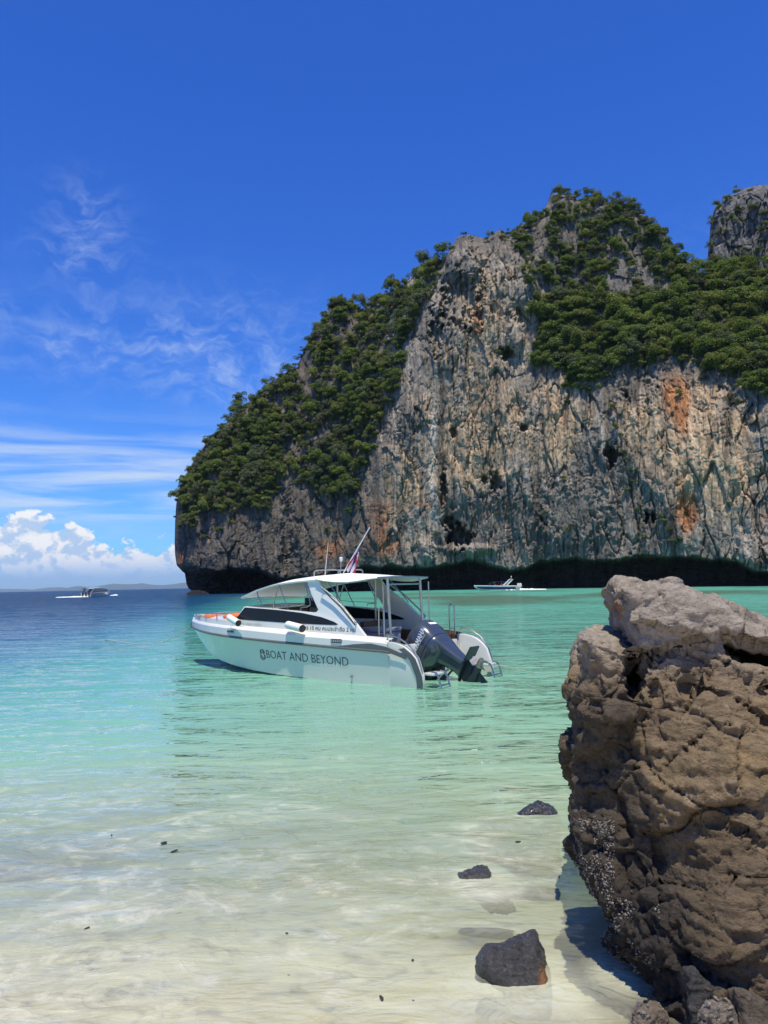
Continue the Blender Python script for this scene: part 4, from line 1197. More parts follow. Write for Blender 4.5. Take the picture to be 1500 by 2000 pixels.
def build_boulders():
    rng = np.random.default_rng(8)
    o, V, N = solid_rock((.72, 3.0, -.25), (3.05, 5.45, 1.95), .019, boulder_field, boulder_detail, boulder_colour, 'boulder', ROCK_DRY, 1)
    tag(o, 'huge weathered brown boulder with an overhanging slab on top, standing in the shallows at right', 'boulder')
    uv = project(V)
    m = (uv[:, 0] < 1200) & (uv[:, 1] > 1600) & (uv[:, 1] < 1745) & (N[:, 1] < .2) & (fbm(V * 6, 2) > -.2)
    m |= (uv[:, 0] < 1290) & (uv[:, 1] > 1740) & (uv[:, 1] < 1900) & (fbm(V * 7, 2) > .02) & (N[:, 1] < .3)
    I = np.where(m)[0]
    if len(I): shells('oyster_crust', V[I], N[I], rng, o, 9000, .0062)

    def small(name, label, poly, Y, thick, bright=1., mat=ROCK_WET, h=.012, rough=1., rust=None, cat='rock', shell=0, ext=30):
        poly = [(p[0] + (p[0] - np.mean([q_[0] for q_ in poly])) * .08, p[1] + ext * np.clip(.3 + 1.0 * (p[0] - min(q_[0] for q_ in poly)) / (max(q_[0] for q_ in poly) - min(q_[0] for q_ in poly)), 0, 1)) if p[1] > np.mean([q_[1] for q_ in poly]) + 4 else p for p in poly]
        cx = np.mean([p[0] for p in poly]); cy = np.mean([p[1] for p in poly])
        ctr = at(cx, cy, Y)
        C = np.array([at(p[0], p[1], Y) for p in poly])
        lo = C.min(0) - .06; hi = C.max(0) + .06; lo[1] = Y - thick - .05; hi[1] = Y + thick * 1.4 + .05
        def field(P):
            w = P + .03 * np.stack([fbm(P * 6 + 3, 2), 0 * P[:, 0], fbm(P * 6 + 9, 2)], -1)
            o_ = sdf_outline(w, poly)
            topz = (w[:, 2] - hi[2]) ; dep = np.abs(w[:, 1] - Y) - thick * np.clip(.35 + (hi[2] - w[:, 2]) / (hi[2] - lo[2]) * .9, .2, 1.2)
            return smax(o_, dep, .05)
        def det(V, N):
            d = .022 * fbm(V * 9, 3) + .012 * ridge(V * 24, 3) + .006 * fbm(V * 60, 2); return V + N * d[:, None] * rough
        def colr(V, N):
            f = fbm(V * 14, 3); c = (np.array([.034, .032, .031]) if bright < 2 else np.array([.050, .040, .030]))[None] * bright * (1 + .5 * f)[:, None]
            if rust:
                uv = project(V); k = np.exp(-((uv[:, 0] - rust[0]) / rust[2]) ** 2 - ((uv[:, 1] - rust[1]) / rust[3]) ** 2); c = c + (np.array([.30, .12, .03]) - c) * np.clip(k, 0, 1)[:, None]
            return np.clip(c, .01, .5)
        ob, V, N = solid_rock(lo, hi, h, field, det, colr, name, mat, 1)
        tag(ob, label, cat)
        if shell:
            I = np.where(N[:, 2] > .0)[0]; shells('oyster_crust', V[I], N[I], rng, ob, shell, .013)
        return ob
    small('rock', 'black wedge shaped wet rock with a rust orange corner, poking out of the shallows', [(934, 1868), (950, 1852), (985, 1840), (1005, 1827), (1046, 1817), (1049, 1840), (1062, 1862), (1070, 1895), (1070, 1925), (1040, 1920), (1000, 1908), (955, 1892), (938, 1884)], 3.62, .14, rough=.6, ext=52, rust=(1062, 1915, 9, 24))
    small('rock', 'low dark wet rock farthest out, with a submerged shelf trailing to its left', [(922, 1606), (945, 1602), (985, 1602), (1008, 1594), (1024, 1582), (1050, 1570), (1070, 1574), (1084, 1586), (1090, 1600), (1085, 1622), (1010, 1630), (950, 1628), (922, 1624)], 6.10, .30, h=.018, ext=90)
    small('rock', 'small barnacled rock barely breaking the surface between the wedge and the farthest rock', [(898, 1703), (918, 1700), (930, 1694), (948, 1696), (958, 1708), (985, 1722), (1000, 1738), (960, 1740), (915, 1722), (900, 1710)], 4.80, .14, 1.4, h=.012, ext=40)
    small('rock', 'pale oyster covered stone in the water at the foot of the boulder', [(1238, 1975), (1255, 1962), (1282, 1966), (1302, 1985), (1310, 2040), (1300, 2080), (1240, 2080), (1236, 2000)], 3.22, .13, 3.4, ROCK_DRY, .010, 1.2, shell=160)
    small('rock', 'angular brown rock wedged against the front of the boulder, with a raised left corner', [(1332, 1893), (1350, 1887), (1372, 1905), (1420, 1925), (1440, 1990), (1440, 2060), (1360, 2060), (1344, 1960)], 3.20, .16, 1.6, ROCK_DRY, .012)
    small('rock', 'smooth sloping brown rock in the bottom right corner', [(1428, 1930), (1445, 1927), (1480, 1945), (1520, 1975), (1640, 2000), (1640, 2100), (1450, 2100), (1440, 1990)], 3.05, .20, 2.0, ROCK_DRY, .012)
    small('rock', 'heap of white chipped oyster shells and stones between the bottom rocks', [(1372, 1975), (1395, 1955), (1430, 1965), (1452, 1985), (1470, 2060), (1372, 2070)], 3.04, .10, 3.0, ROCK_WET, .010, 1.4, cat='shell heap', shell=200)
    # shelf at the foot of the headland
    small('rock', 'low black rock shelf just off the left foot of the headland', [(364, 1160), (374, 1154), (388, 1153), (402, 1156), (412, 1163), (400, 1170), (366, 1168)], 203., 2.2, .7, ROCK, .35, 8., ext=3)


SHELL = simple('oyster_shell', (.17, .145, .12), .55, grime=.9, scale=60)
build_boulders()
# ------------------------------------------------------------------ boats
def glass_mat(name, colr, rough=.16):
    m, t, o = new_mat(name); b = t.add('ShaderNodeBsdfPrincipled')
    b.inputs['Base Color'].default_value = (*colr, 1); b.inputs['Roughness'].default_value = rough; b.inputs['Specular IOR Level'].default_value = .25
    t.l.new(b.outputs[0], o.inputs[0]); return m


GEL = simple('white_gelcoat', (.79, .765, .69), .22, grime=.14, scale=2.2, coat=.5)
HULLW = simple('hull_white', (.75, .715, .60), .14, grime=.22, scale=1.4, coat=.6)
CANVAS = simple('white_canvas', (.82, .80, .74), .75, grime=.10, scale=3., bump=.15)
STEEL = simple('stainless_steel', (.46, .435, .39), .34, 1., grime=.35, scale=20)
TINT = glass_mat('tinted_window', (.010, .011, .014))
RUB = simple('grey_rub_strip', (.12, .125, .12), .6, grime=.5, scale=6)
BROWN = simple('brown_vinyl', (.20, .070, .028), .45, grime=.4, scale=4)
FLOOR = simple('cockpit_floor', (.30, .28, .25), .7, grime=.5, scale=5)
BLACK = simple('black_rubber', (.018, .018, .020), .5, scale=20)
NAVY = simple('dark_blue_grey_paint', (.048, .058, .074), .20, grime=.3, scale=4, coat=1.)
NAVYD = simple('dark_casing', (.022, .027, .038), .38, grime=.35, scale=6)
LETTER = simple('dark_lettering', (.020, .045, .048), .4)
GOLD = simple('dull_gold', (.30, .25, .12), .4)
WHITEP = simple('white_print', (.80, .82, .84), .4)
ORANGE = simple('orange_fabric', (.75, .16, .035), .7, grime=.3, scale=8)
RED = simple('red_cloth', (.50, .035, .05), .8); WHITEC = simple('white_cloth', (.75, .73, .74), .8); BLUEC = simple('blue_cloth', (.045, .04, .17), .8)
GREYBOX = simple('grey_plastic', (.34, .34, .33), .5, grime=.4, scale=5)
ROPE = simple('rope', (.55, .50, .36), .85, bump=.6, scale=60)
BRASS = simple('bronze', (.36, .33, .28), .35, .8, grime=.3, scale=12)
NAVYB = simple('navy_paint', (.014, .022, .085), .3); SKIN = simple('skin', (.42, .25, .17), .7)

# heading and port direction of the moored boat
HD = np.array([-.77498101, .63198452, 0]); PT = np.array([-.63198452, -.77498101, 0])
STERN = np.array([1.18851545, 13.98926566, 0.])
BOAT_RZ = math.atan2(HD[1], HD[0])


def b2w(p): p = np.asarray(p, float); return STERN + p[0] * HD + p[1] * PT + np.array([0, 0, p[2]])


RUBX = [-.2, .55, 2., 3.4, 4.4, 5.2, 5.9, 6.5, 7.0, 7.35, 7.58]
RUBY = [1.17, 1.19, 1.20, 1.19, 1.14, 1.02, .84, .62, .38, .18, .015]
RUBZ = [.46, .58, .62, .665, .70, .725, .75, .775, .80, .825, .85]
CHY = [1.13, 1.135, 1.135, 1.09, .97, .80, .58, .33, .10, .02, .008]
CHZ = [-.02, -.02, -.01, .02, .06, .11, .17, .25, .38, .60, .82]
KEZ = [-.40, -.42, -.42, -.40, -.36, -.27, -.12, .06, .34, .59, .81]


def hp(X, tab): return np.interp(X, RUBX, tab)


def smooth_tab(tab):
    X = np.linspace(-.2, 7.58, 160); Y = np.interp(X, RUBX, tab)
    k = np.array([1, 2, 3, 4, 3, 2, 1.]); k /= k.sum()
    e = np.concatenate([2 * Y[0] - Y[3:0:-1], Y, 2 * Y[-1] - Y[-2:-5:-1]])
    return X, np.convolve(e, k, 'valid')


_HX, _ry = smooth_tab(RUBY); _rz = smooth_tab(RUBZ)[1]; _cy = smooth_tab(CHY)[1]; _cz = smooth_tab(CHZ)[1]; _kz = smooth_tab(KEZ)[1]
hry = lambda X: float(np.interp(X, _HX, _ry)); hrz = lambda X: float(np.interp(X, _HX, _rz)); hcy = lambda X: float(np.interp(X, _HX, _cy)); hcz = lambda X: float(np.interp(X, _HX, _cz)); hkz = lambda X: float(np.interp(X, _HX, _kz))


def hull_pt(X, f, out=0.):
    """topside point: f=0 chine, f=1 rub line; slight concave flare"""
    y = hcy(X) + (hry(X) - hcy(X)) * (f ** 1.25); z = hcz(X) + (hrz(X) - hcz(X)) * f
    return np.array([X, y + out, z - out * .15])


def hull_at(X, z, out=0.):
    f = np.clip((z - hcz(X)) / (hrz(X) - hcz(X)), 0, 1); return hull_pt(X, f, out)


BTX = [.3, .6, 1.0, 1.6, 2.6, 3.1, 4.5, 5.5, 6.4, 7.1, 7.58]; BTZ = [.71, .755, .77, .79, .82, .85, .905, .935, .96, .985, 1.0]
btz = lambda X: float(np.interp(X, BTX, BTZ))


def mirror(mb):
    n = len(mb.v); mb.v += [(x, -y, z) for x, y, z in mb.v]; mb.f += [tuple(n + i for i in f)[::-1] for f in list(mb.f)]; return mb


def text_mesh(body, size=1., bold=0., xs=1.):
    c = bpy.data.curves.new('t', 'FONT'); c.body = body; c.size = size; c.offset = bold; c.resolution_u = 3
    o = bpy.data.objects.new('t', c); col.objects.link(o)
    dg = bpy.context.evaluated_depsgraph_get(); me = bpy.data.meshes.new_from_object(o.evaluated_get(dg))
    bpy.data.objects.remove(o); bpy.data.curves.remove(c)
    v = np.zeros(len(me.vertices) * 3); me.vertices.foreach_get('co', v); v = v.reshape(-1, 3)
    if len(v): v[:, 0] -= v[:, 0].min(); v[:, 0] *= xs
    return me, v


def place_text(name, body, mat, parent, fn, width, height=None, bold=0., kind=None):
    """fn(s, t) -> 3D, s along the line 0..width, t up"""
    me, v = text_mesh(body, 1., bold)
    w = v[:, 0].max(); k = width / w; ky = k if height is None else height / .72
    P = np.array([fn(a * k, b * ky) for a, b, _ in v])
    me.vertices.foreach_set('co', P.astype(np.float32).ravel()); me.update()
    return link(name, me, mat, parent)


def main_boat():
    root = empty('speedboat', STERN, BOAT_RZ)
    tag(root, 'white cabin speedboat with dark hull lettering, moored in turquoise shallows, its outboard tilted up', 'boat')
    # --- hull
    mb = MB(); xs = np.concatenate([np.linspace(.55, 5, 24), np.linspace(5.1, 7.58, 26)])
    rings = []
    for X in xs:
        half = [(X, 0, hkz(X))] + [(X, hcy(X) * a, hkz(X) + (hcz(X) - hkz(X)) * a) for a in (.35, .7)] + [(X, hcy(X), hcz(X))] + [tuple(hull_pt(X, f)) for f in (.12, .35, .6, .8, 1.)]
        rings.append([(x, -y, z) for x, y, z in half[::-1]] + half[1:])
    mb.loft(rings, False)
    mb.add(rings[0], [tuple(range(len(rings[0])))])
    mb.build('hull', HULLW, root, 40)
    # --- upper moulding: band, foredeck, side decks
    mb = MB(); rings = []
    for X in xs:
        ry, rz, bz = hry(X), hrz(X), btz(X)
        inn = max(ry - .10, .0); deckz = bz + .035
        if X < 4.75: inner = [(X, min(1.02, inn), deckz + .02)]
        else:
            crown = .10 * sstep(X, 4.75, 5.3) * (1 - sstep(X, 6.6, 7.5)) + .02
            inner = [(X, inn * .55, deckz + crown * .8), (X, 0, deckz + crown)]
        half = [(X, ry + .012, rz + .03), (X, ry + .010, bz - .03), (X, ry - .015, bz), (X, max(ry - .07, .0), bz + .03)] + inner
        rings.append(half)
    a = [r for r, X in zip(rings, xs) if X < 4.75]; a.append([r for r, X in zip(rings, xs) if X >= 4.75][0]); b = [r for r, X in zip(rings, xs) if X >= 4.75]
    mb.loft(a, False); mb.loft(b, False); mirror(mb)
    mb.box((4.70, -1.0, .55), (4.74, 1.0, 1.0))
    mb.build('deck', GEL, root, 22)
    # raised toe bulwark round the bow
    mb = MB(); r1 = []
    for X in np.linspace(4.2, 7.5, 34):
        y = hry(X) - .05; z = btz(X) + .02; h = .10 * sstep(X, 4.2, 5.0)
        r1.append([(X, y, z - .02), (X, y - .01, z + h), (X, y - .05, z + h), (X, max(y - .06, 0), z - .02)])
    mb.loft(r1, True, True); mirror(mb); mb.build('bulwark', GEL, root, 40)
    # --- rub strip
    mb = MB(); r = []
    for X in np.linspace(.5, 7.58, 60):
        y, z = hry(X), hrz(X); r.append([(X, y, z - .022), (X, y + .028, z - .012), (X, y + .028, z + .012), (X, y, z + .034)])
    mb.loft(r, True, True); mirror(mb); mb.build('rub_strip', RUB, root, 40)
    # grey scuffed quarter above the strip
    r = []
    for X in np.linspace(.15, 1.75, 20):
        top = np.interp(X, [.15, .55, .92, 1.3, 1.75], [.54, .665, .715, .69, .635]); bot = np.interp(X, [.15, .5, 1.05, 1.75], [.47, .565, .62, .615])
        r.append([(X, hry(X) + .016, bot), (X, hry(X) + .018, top)])
    for sg in (1, -1): MB().loft([[(x, sg * y, z) for x, y, z in q] for q in r], False).build('scuffed_quarter', RUB, root)
    # --- stern pods
    prof = [(.62, -.30), (.62, .755), (.45, .745), (.30, .715), (.19, .675), (.05, .585), (-.04, .49), (-.09, .36), (-.145, .2), (-.15, .06), (-.11, -.1), (-.02, -.3)]
    for s in (1, -1):
        mb = MB()
        o = [(x, s * (1.125 + .06 * np.clip(z / .6, -.3, 1)), z) for x, z in prof]; i_ = [(x, s * 1.06, z) for x, z in prof]
        mb.prism(o, i_)
        pod = mb.build('stern_pod', HULLW if s > 0 else GEL, root, 30, bevel=.014)
        # boarding step + hang-down ladder
        st = MB(); st.box((-.30, s * .68 if s > 0 else -1.02, .20), (-.08, s * 1.02 if s > 0 else -.68, .245)); st.build('boarding_step', GEL, root, bevel=.012)
        la = MB()
        for yy in (.72, .98):
            la.tube([(-.22, s * yy, .26), (-.32, s * yy, .25), (-.36, s * yy, .18), (-.48, s * yy, -.22)], .016, 8)
        for zz, xx in ((.05, -.40), (-.12, -.45)): la.tube([(xx, s * .72, zz), (xx, s * .98, zz)], .014, 6)
        la.build('ladder', STEEL, root)
        rl = MB(); rl.tube([(.62, s * 1.12, .77), (.55, s * 1.13, .86), (.35, s * 1.13, .83), (.12, s * 1.13, .70), (-.06, s * 1.12, .48), (-.13, s * 1.12, .28), (-.11, s * 1.12, .2)], .014, 8)
        rl.build('pod_rail', STEEL, root)
        gr = MB(); yy = s * .90
        gr.tube([(.97, yy, .74), (.97, yy, 1.27), (.955, yy, 1.31), (.91, yy, 1.335), (.865, yy, 1.31), (.85, yy, 1.27), (.85, yy, .74)], .014, 8)
        gr.tube([(.97, yy, .86), (.85, yy, .86)], .010, 6)
        if s < 0:
            for k, p in enumerate(gr.v): gr.v[k] = (p[0] - .26, p[1] - .05, p[2])
        gr.build('grab_rail', STEEL, root)
    # dark aft edge of the port pod
    mb = MB(); mb.loft([[(x - .006, 1.132 + .06 * np.clip(z / .6, -.3, 1), z), (x + .12, 1.135 + .06 * np.clip(z / .6, -.3, 1), z - .02)] for x, z in [(.19, .66), (.05, .57), (-.04, .48), (-.09, .35), (-.145, .2), (-.15, .06), (-.11, -.1)]], False)
    mb.build('scuffed_edge', RUB, root)
    # --- cockpit
    mb = MB(); mb.box((.60, -.98, .16), (3.6, .98, .20)); mb.build('cockpit_floor', FLOOR, root)
    mb = MB(); mb.box((.56, -.98, .1), (.64, .98, .66)); mb.box((.64, -.98, .2), (.74, .98, .46)); mb.build('transom', GEL, root, bevel=.015)
    for s in (1, -1):
        mb = MB(); mb.box((.64, min(s * .985, s * 1.02), .2), (3.4, max(s * .985, s * 1.02), .80)); mb.build('side_lining', BROWN, root, bevel=.006)
        mb = MB(); mb.box((1.25, min(s * .60, s * .982), .2), (3.3, max(s * .60, s * .982), .52)); mb.build('bench_seat', BROWN, root, bevel=.03)
        mb = MB(); mb.box((3.0, min(s * .62, s * .99), .2), (3.06, max(s * .62, s * .99), 1.02)); mb.build('seat_end', GEL, root, bevel=.01)
    mb = MB(); mb.box((3.35, -.9, .2), (3.85, -.15, 1.12)); mb.add([(3.35, -.9, 1.12), (3.85, -.9, 1.12), (3.85, -.15, 1.12), (3.35, -.15, 1.12), (3.5, -.85, 1.36), (3.75, -.85, 1.40), (3.75, -.2, 1.40), (3.5, -.2, 1.36)], [(0, 1, 5, 4), (1, 2, 6, 5), (2, 3, 7, 6), (3, 0, 4, 7), (4, 5, 6, 7)])
    hc = mb.build('helm_console', GEL, root, bevel=.02)
    wh = MB(); ring = [(3.32, -.52 + .17 * math.cos(a), 1.05 + .17 * math.sin(a)) for a in np.linspace(0, 2 * math.pi, 17)]; wh.tube(ring, .014, 6, False); wh.tube([(3.32, -.69, 1.05), (3.32, -.35, 1.05)], .010, 5); wh.build('steering_wheel', BLACK, hc)
    sc_ = MB(); sc_.box((3.36, .05, 1.30), (3.40, .35, 1.50)); sc_.build('display_screen', BLACK, root, bevel=.006)
    mb = MB(); mb.box((2.15, -.55, .2), (2.6, -.05, .62)); mb.box((2.13, -.57, .62), (2.24, -.03, 1.02)); mb.build('helm_seat', BROWN, root, bevel=.03)
    # --- cabin sides with swept arch, window strip
    outer = [(4.80, 1.03), (4.52, 1.345), (3.6, 1.30), (2.9, 1.262), (2.50, 1.235), (2.42, 1.245), (2.375, 1.29), (2.43, 1.36), (2.55, 1.53), (2.66, 1.72), (2.73, 1.845), (2.42, 1.86), (2.31, 1.72), (2.05, 1.54), (1.78, 1.36), (1.38, 1.02), (1.12, .79), (1.6, .80), (2.6, .84), (3.6, .88), (4.6, .93)]
    yof = lambda z: 1.06 - .10 * (z - .8)
    win = [(4.75, 1.085), (4.49, 1.325), (3.9, 1.300), (3.37, 1.270), (2.8, 1.225), (2.27, 1.150), (1.95, 1.07), (1.84, 1.025), (1.9, 1.010), (2.3, 1.012), (2.86, 1.020), (3.38, 1.035), (4.2, 1.062)]
    for s in (1, -1):
        mb = MB(); mb.prism([(x, s * yof(z), z) for x, z in outer], [(x, s * (yof(z) - .06), z) for x, z in outer])
        cs = mb.build('cabin_side', GEL, root, 40, bevel=.012)
        mb = MB(); mb.prism([(x, s * (yof(z) + .005), z) for x, z in win], [(x, s * (yof(z) - .065), z) for x, z in win])
        mb.build('window', TINT, cs, 30)
        mb = MB(); mb.tube([(3.38, s * (yof(1.27) + .008), 1.27), (3.33, s * (yof(1.04) + .008), 1.04)], .007, 5); mb.build('window_bar', BLACK, cs)
        hl = MB(); hl.tube([(2.24, s * 1.0, 1.70), (2.27, s * 1.05, 1.73), (1.95, s * 1.06, 1.55), (1.55, s * 1.08, 1.23), (1.40, s * 1.09, 1.08), (1.39, s * 1.04, 1.05)], .016, 8); hl.build('handrail', STEEL, root)
        if s > 0:   # dark seal along the rear edge of the arch
            sl = MB(); sl.loft([[(x - .0, yof(z) + .004, z), (x + .035, yof(z) + .005, z - .0)] for x, z in [(2.30, 1.705), (2.05, 1.525), (1.78, 1.345), (1.40, 1.02)]], False); sl.build('edge_seal', BLACK, cs)
    # cabin roof between the sides and raked front screen
    mb = MB(); mb.loft([[(X, y, z + .035 * (1 - (y / .98) ** 2)) for y in np.linspace(-1.0, 1.0, 9)] for X, z in ((3.55, 1.30), (3.9, 1.315), (4.3, 1.333), (4.52, 1.345), (4.66, 1.20), (4.82, 1.02))], False)
    mb.build('cabin_top', GEL, root, 40)
    # --- canopies
    def canopy(name, tab, thick, mat, skew=0.):
        rings = []
        for X, ze, zc, hw in tab:
            ys = np.linspace(-1, 1, 15); sk = skew * max(0, 1 - (X - .9) / .9)
            tp = [(X + sk * (1 - y) / 2, y * hw, ze + (zc - ze) * (1 - y * y)) for y in ys]
            rings.append(tp + [(X + sk * (1 - y) / 2, y * hw * .995, ze + (zc - ze) * (1 - y * y) - thick) for y in ys[::-1]])
        mb = MB(); mb.loft(rings, True, True); return mb.build(name, mat, root, 35)
    canopy('front_canopy', [(4.72, 1.535, 1.56, .92), (4.64, 1.555, 1.60, .95), (4.40, 1.615, 1.69, .98), (4.14, 1.685, 1.78, 1.0), (3.80, 1.755, 1.86, 1.0), (3.5, 1.80, 1.915, 1.0), (3.1, 1.83, 1.95, 1.0), (2.8, 1.845, 1.965, 1.0), (2.42, 1.86, 1.965, 1.0)], .03, CANVAS)
    mbf = canopy('rear_awning', [(2.44, 1.872, 1.980, 1.02), (2.2, 1.835, 1.965, 1.04), (1.9, 1.808, 1.95, 1.05), (1.6, 1.80, 1.93, 1.05), (1.35, 1.818, 1.91, 1.04), (1.1, 1.848, 1.90, 1.02), (.93, 1.862, 1.885, .96)], .014, CANVAS, .30)
    tb = MB(); tb.tube([(.93, .96, 1.862), (1.02, .4, 1.878), (1.14, -.4, 1.878), (1.22, -.96, 1.862)], .017, 8); tb.build('awning_bow', STEEL, root)
    for y in (.72, -.72):
        p = MB(); p.tube([(.84 + (.34 if y < 0 else 0), y, .62), (.90 + (.34 if y < 0 else 0), y, 1.85)], .027, 10); p.build('awning_post', STEEL, root)
        p = MB(); p.tube([(1.02, y * .98, 1.78), (1.02, y * .98, 1.10), (1.0, y, .7)], .012, 6); p.build('thin_post', STEEL, root)
    p = MB(); p.tube([(.90, .72, 1.74), (1.23, -.72, 1.74)], .016, 8); p.build('cross_bar', STEEL, root)
    for y in (.55, -.60):
        p = MB(); p.tube([(2.30, y, .22), (2.30, y, 1.90)], .021, 10); p.build('cabin_post', STEEL, root)
    for s in (1, -1):
        for pts in ([(4.22, s * .93, 1.66), (3.98, s * .97, 1.33)], [(3.52, s * .96, 1.80), (3.22, s * .99, 1.29)], [(4.18, s * .93, 1.66), (4.16, s * .95, 1.34)], [(3.50, s * .96, 1.78), (3.62, s * .97, 1.50), (3.66, s * .98, 1.31)],
                    [(2.80, s * .95, 1.82), (2.62, s * .98, 1.45), (2.60, s * .99, 1.38), (2.68, s * .99, 1.34), (2.86, s * .99, 1.33), (2.86, s * .99, 1.27)], [(2.76, s * .95, 1.82), (2.56, s * .98, 1.46)]):
            p = MB(); p.tube(pts, .010, 6); p.build('canopy_strut', STEEL, root)
        p = MB(); p.tube([(4.66, s * .94, 1.545), (3.9, s * .965, 1.435), (3.3, s * .98, 1.385), (2.62, s * .985, 1.36)], .006, 5); p.build('canopy_stay', STEEL, root)
        p = MB(); p.tube([(2.20, s * .95, 1.84), (1.9, s * .97, 1.55), (1.75, s * 1.0, 1.36)], .010, 6); p.build('canopy_strut', STEEL, root)
    # --- roof rails, aerial, light
    for y in (.32, -.42):
        p = MB(); p.tube([(3.15, y, 1.94), (3.14, y, 2.03), (3.08, y, 2.06), (2.6, y, 2.06), (2.52, y, 2.055), (2.48, y, 2.03), (2.47, y, 1.95)], .014, 8); p.build('roof_rail', STEEL, root)
    p = MB(); p.tube([(2.80, .32, 2.06), (2.80, -.42, 2.06)], .013, 8); p.build('roof_cross_bar', STEEL, root)
    p = MB(); p.tube([(3.05, .1, 1.96), (3.0, .1, 2.3), (2.95, .1, 2.62)], [.010, .007, .005], 6); p.build('aerial', GEL, root)
    p = MB(); p.tube([(2.62, .1, 1.96), (2.60, .1, 2.22)], .009, 6)
    lt = p.build('light_mast', STEEL, root)
    p = MB(); p.tube([(2.60, .1, 2.22), (2.598, .1, 2.25), (2.597, .1, 2.30), (2.596, .1, 2.31)], [.022, .034, .034, .018], 10); p.build('mast_light', WHITEP, lt)
    # --- bow rail and cleats
    for s in (1, -1):
        p = MB(); p.tube([(7.20, s * .16, 1.02), (7.25, s * .15, 1.13), (6.9, s * .38, 1.15), (6.3, s * .64, 1.17), (5.75, s * .82, 1.19), (5.6, s * .86, 1.18), (5.58, s * .86, 1.02)], .012, 8)
        for X, y in ((6.75, .46), (6.2, .68)): p.tube([(X, s * y, 1.0), (X, s * y, 1.165)], .010, 6)
        p.build('bow_rail', STEEL, root)
    p = MB(); p.tube([(7.20, -.16, 1.13), (7.27, 0, 1.13), (7.20, .16, 1.13)], .012, 8); p.tube([(7.33, -.07, 1.0), (7.33, -.07, 1.08), (7.33, .07, 1.08), (7.33, .07, 1.0)], .014, 6); p.build('bow_fitting', STEEL, root)
    p = MB(); p.box((7.50, -.03, .80), (7.64, .03, .93)); p.build('bow_cap', RUB, root, bevel=.01)
    # --- louvres, drain, foredeck hatch
    def louvre(X0, X1, z0, z1, mat):
        f = MB(); y0 = hry((X0 + X1) / 2) + .010; d = hry(X0) - hry(X1)
        f.add([(X0, hry(X0) + .012, z0), (X1, hry(X1) + .012, z0), (X1, hry(X1) + .012, z1), (X0, hry(X0) + .012, z1), (X0, hry(X0) + .024, z0), (X1, hry(X1) + .024, z0), (X1, hry(X1) + .024, z1), (X0, hry(X0) + .024, z1)], [(4, 5, 6, 7), (0, 1, 5, 4), (1, 2, 6, 5), (2, 3, 7, 6), (3, 0, 4, 7)])
        fr = f.build('louvre', mat, root)
        n = 5
        for k in range(n):
            a = X0 + (X1 - X0) * (k + .25) / n; b = X0 + (X1 - X0) * (k + .75) / n; e = MB()
            e.add([(a, hry(a) + .025, z0 + .015), (b, hry(b) + .034, z0 + .015), (b, hry(b) + .034, z1 - .015), (a, hry(a) + .025, z1 - .015)], [(0, 1, 2, 3)]); e.build('slat', GREYBOX if mat is BLACK else BLACK, fr)
    louvre(1.60, 1.86, .70, .77, BLACK); louvre(4.72, 4.98, .80, .86, GREYBOX)
    p = MB(); y = hcy(1.42) + .02; p.tube([(1.42, y - .02, .12), (1.42, y + .03, .11)], [.022, .018], 10); p.build('drain_fitting', STEEL, root)
    # shallow fender pockets in the upper band
    for X0, X1 in ((2.62, 3.05), (4.66, 4.98)):
        p = MB(); p.add([(X0, hry(X0) + .0135, hrz(X0) + .04), (X1, hry(X1) + .0135, hrz(X1) + .04), (X1, hry(X1) + .0135, btz(X1) - .02), (X0, hry(X0) + .0135, btz(X0) - .02)], [(0, 1, 2, 3)]); p.build('fender_pad', HULLW, root)
    # --- lettering
    X0 = 3.715
    full = float(text_mesh('BOAT AND BEYOND', 1., -.012)[1][:, 0].max()); kk = 2.235 / full
    for word, pre in (('BOAT', ''), ('AND', 'BOAT '), ('BEYOND', 'BOAT AND ')):
        wid = float(text_mesh(word, 1., -.012)[1][:, 0].max()); s0 = float(text_mesh(pre + word, 1., -.012)[1][:, 0].max()) - wid
        place_text('hull_lettering', word, LETTER, root, lambda s, t, s0=s0 * kk: hull_at(X0 - s - s0, .335 - .020 * (s + s0) + t, .006), wid * kk, .165, -.012)
    ring = MB()
    def knot(cz, r, a0, a1, w=.011, n=22):
        L_ = []
        for a in np.linspace(a0, a1, n):
            L_.append([tuple(hull_at(3.845 - (r + d) * math.cos(a) * 1.35, cz + (r + d) * math.sin(a), .006)) for d in (-w, w)])
        return L_
    for cz, r, a0, a1 in ((.445, .046, -.6, 3.9), (.352, .054, 2.2, 7.3)): ring.loft(knot(cz, r, a0, a1), False)
    ring.build('hull_emblem', LETTER, root)
    g = MB()
    for cz, r, a0, a1 in ((.400, .028, .2, 2.6), (.400, .052, .5, 2.4), (.362, .030, 3.2, 6.0)): g.loft(knot(cz, r, a0, a1, .008), False)
    g.build('hull_emblem', GOLD, root)
    def deckside(x0, z0, sl): return lambda s, t: np.array([x0 - s, yof(z0 + t) + .006, z0 - sl * s + t])
    place_text('capacity_notice', 'ผู้โดยสาร 15 คน คนประจำเรือ 2 คน', LETTER, root, deckside(3.02, .918, .016), 1.62, .075, .006)
    place_text('registration_notice', 'เรือ บริษัท นำเที่ยว', GREYBOX, root, deckside(4.56, .965, .02), .62, .05, .0)
    # --- outboard, tilted clear of the water
    TL = math.radians(30); U = np.array([-math.cos(TL), 0, -math.sin(TL)]); Vv = np.array([-math.sin(TL), 0, math.cos(TL)]); O = np.array([.80, 0, .77])
    mp = lambda u, v, w: tuple(O + U * u + Vv * v + np.array([0, w, 0]))
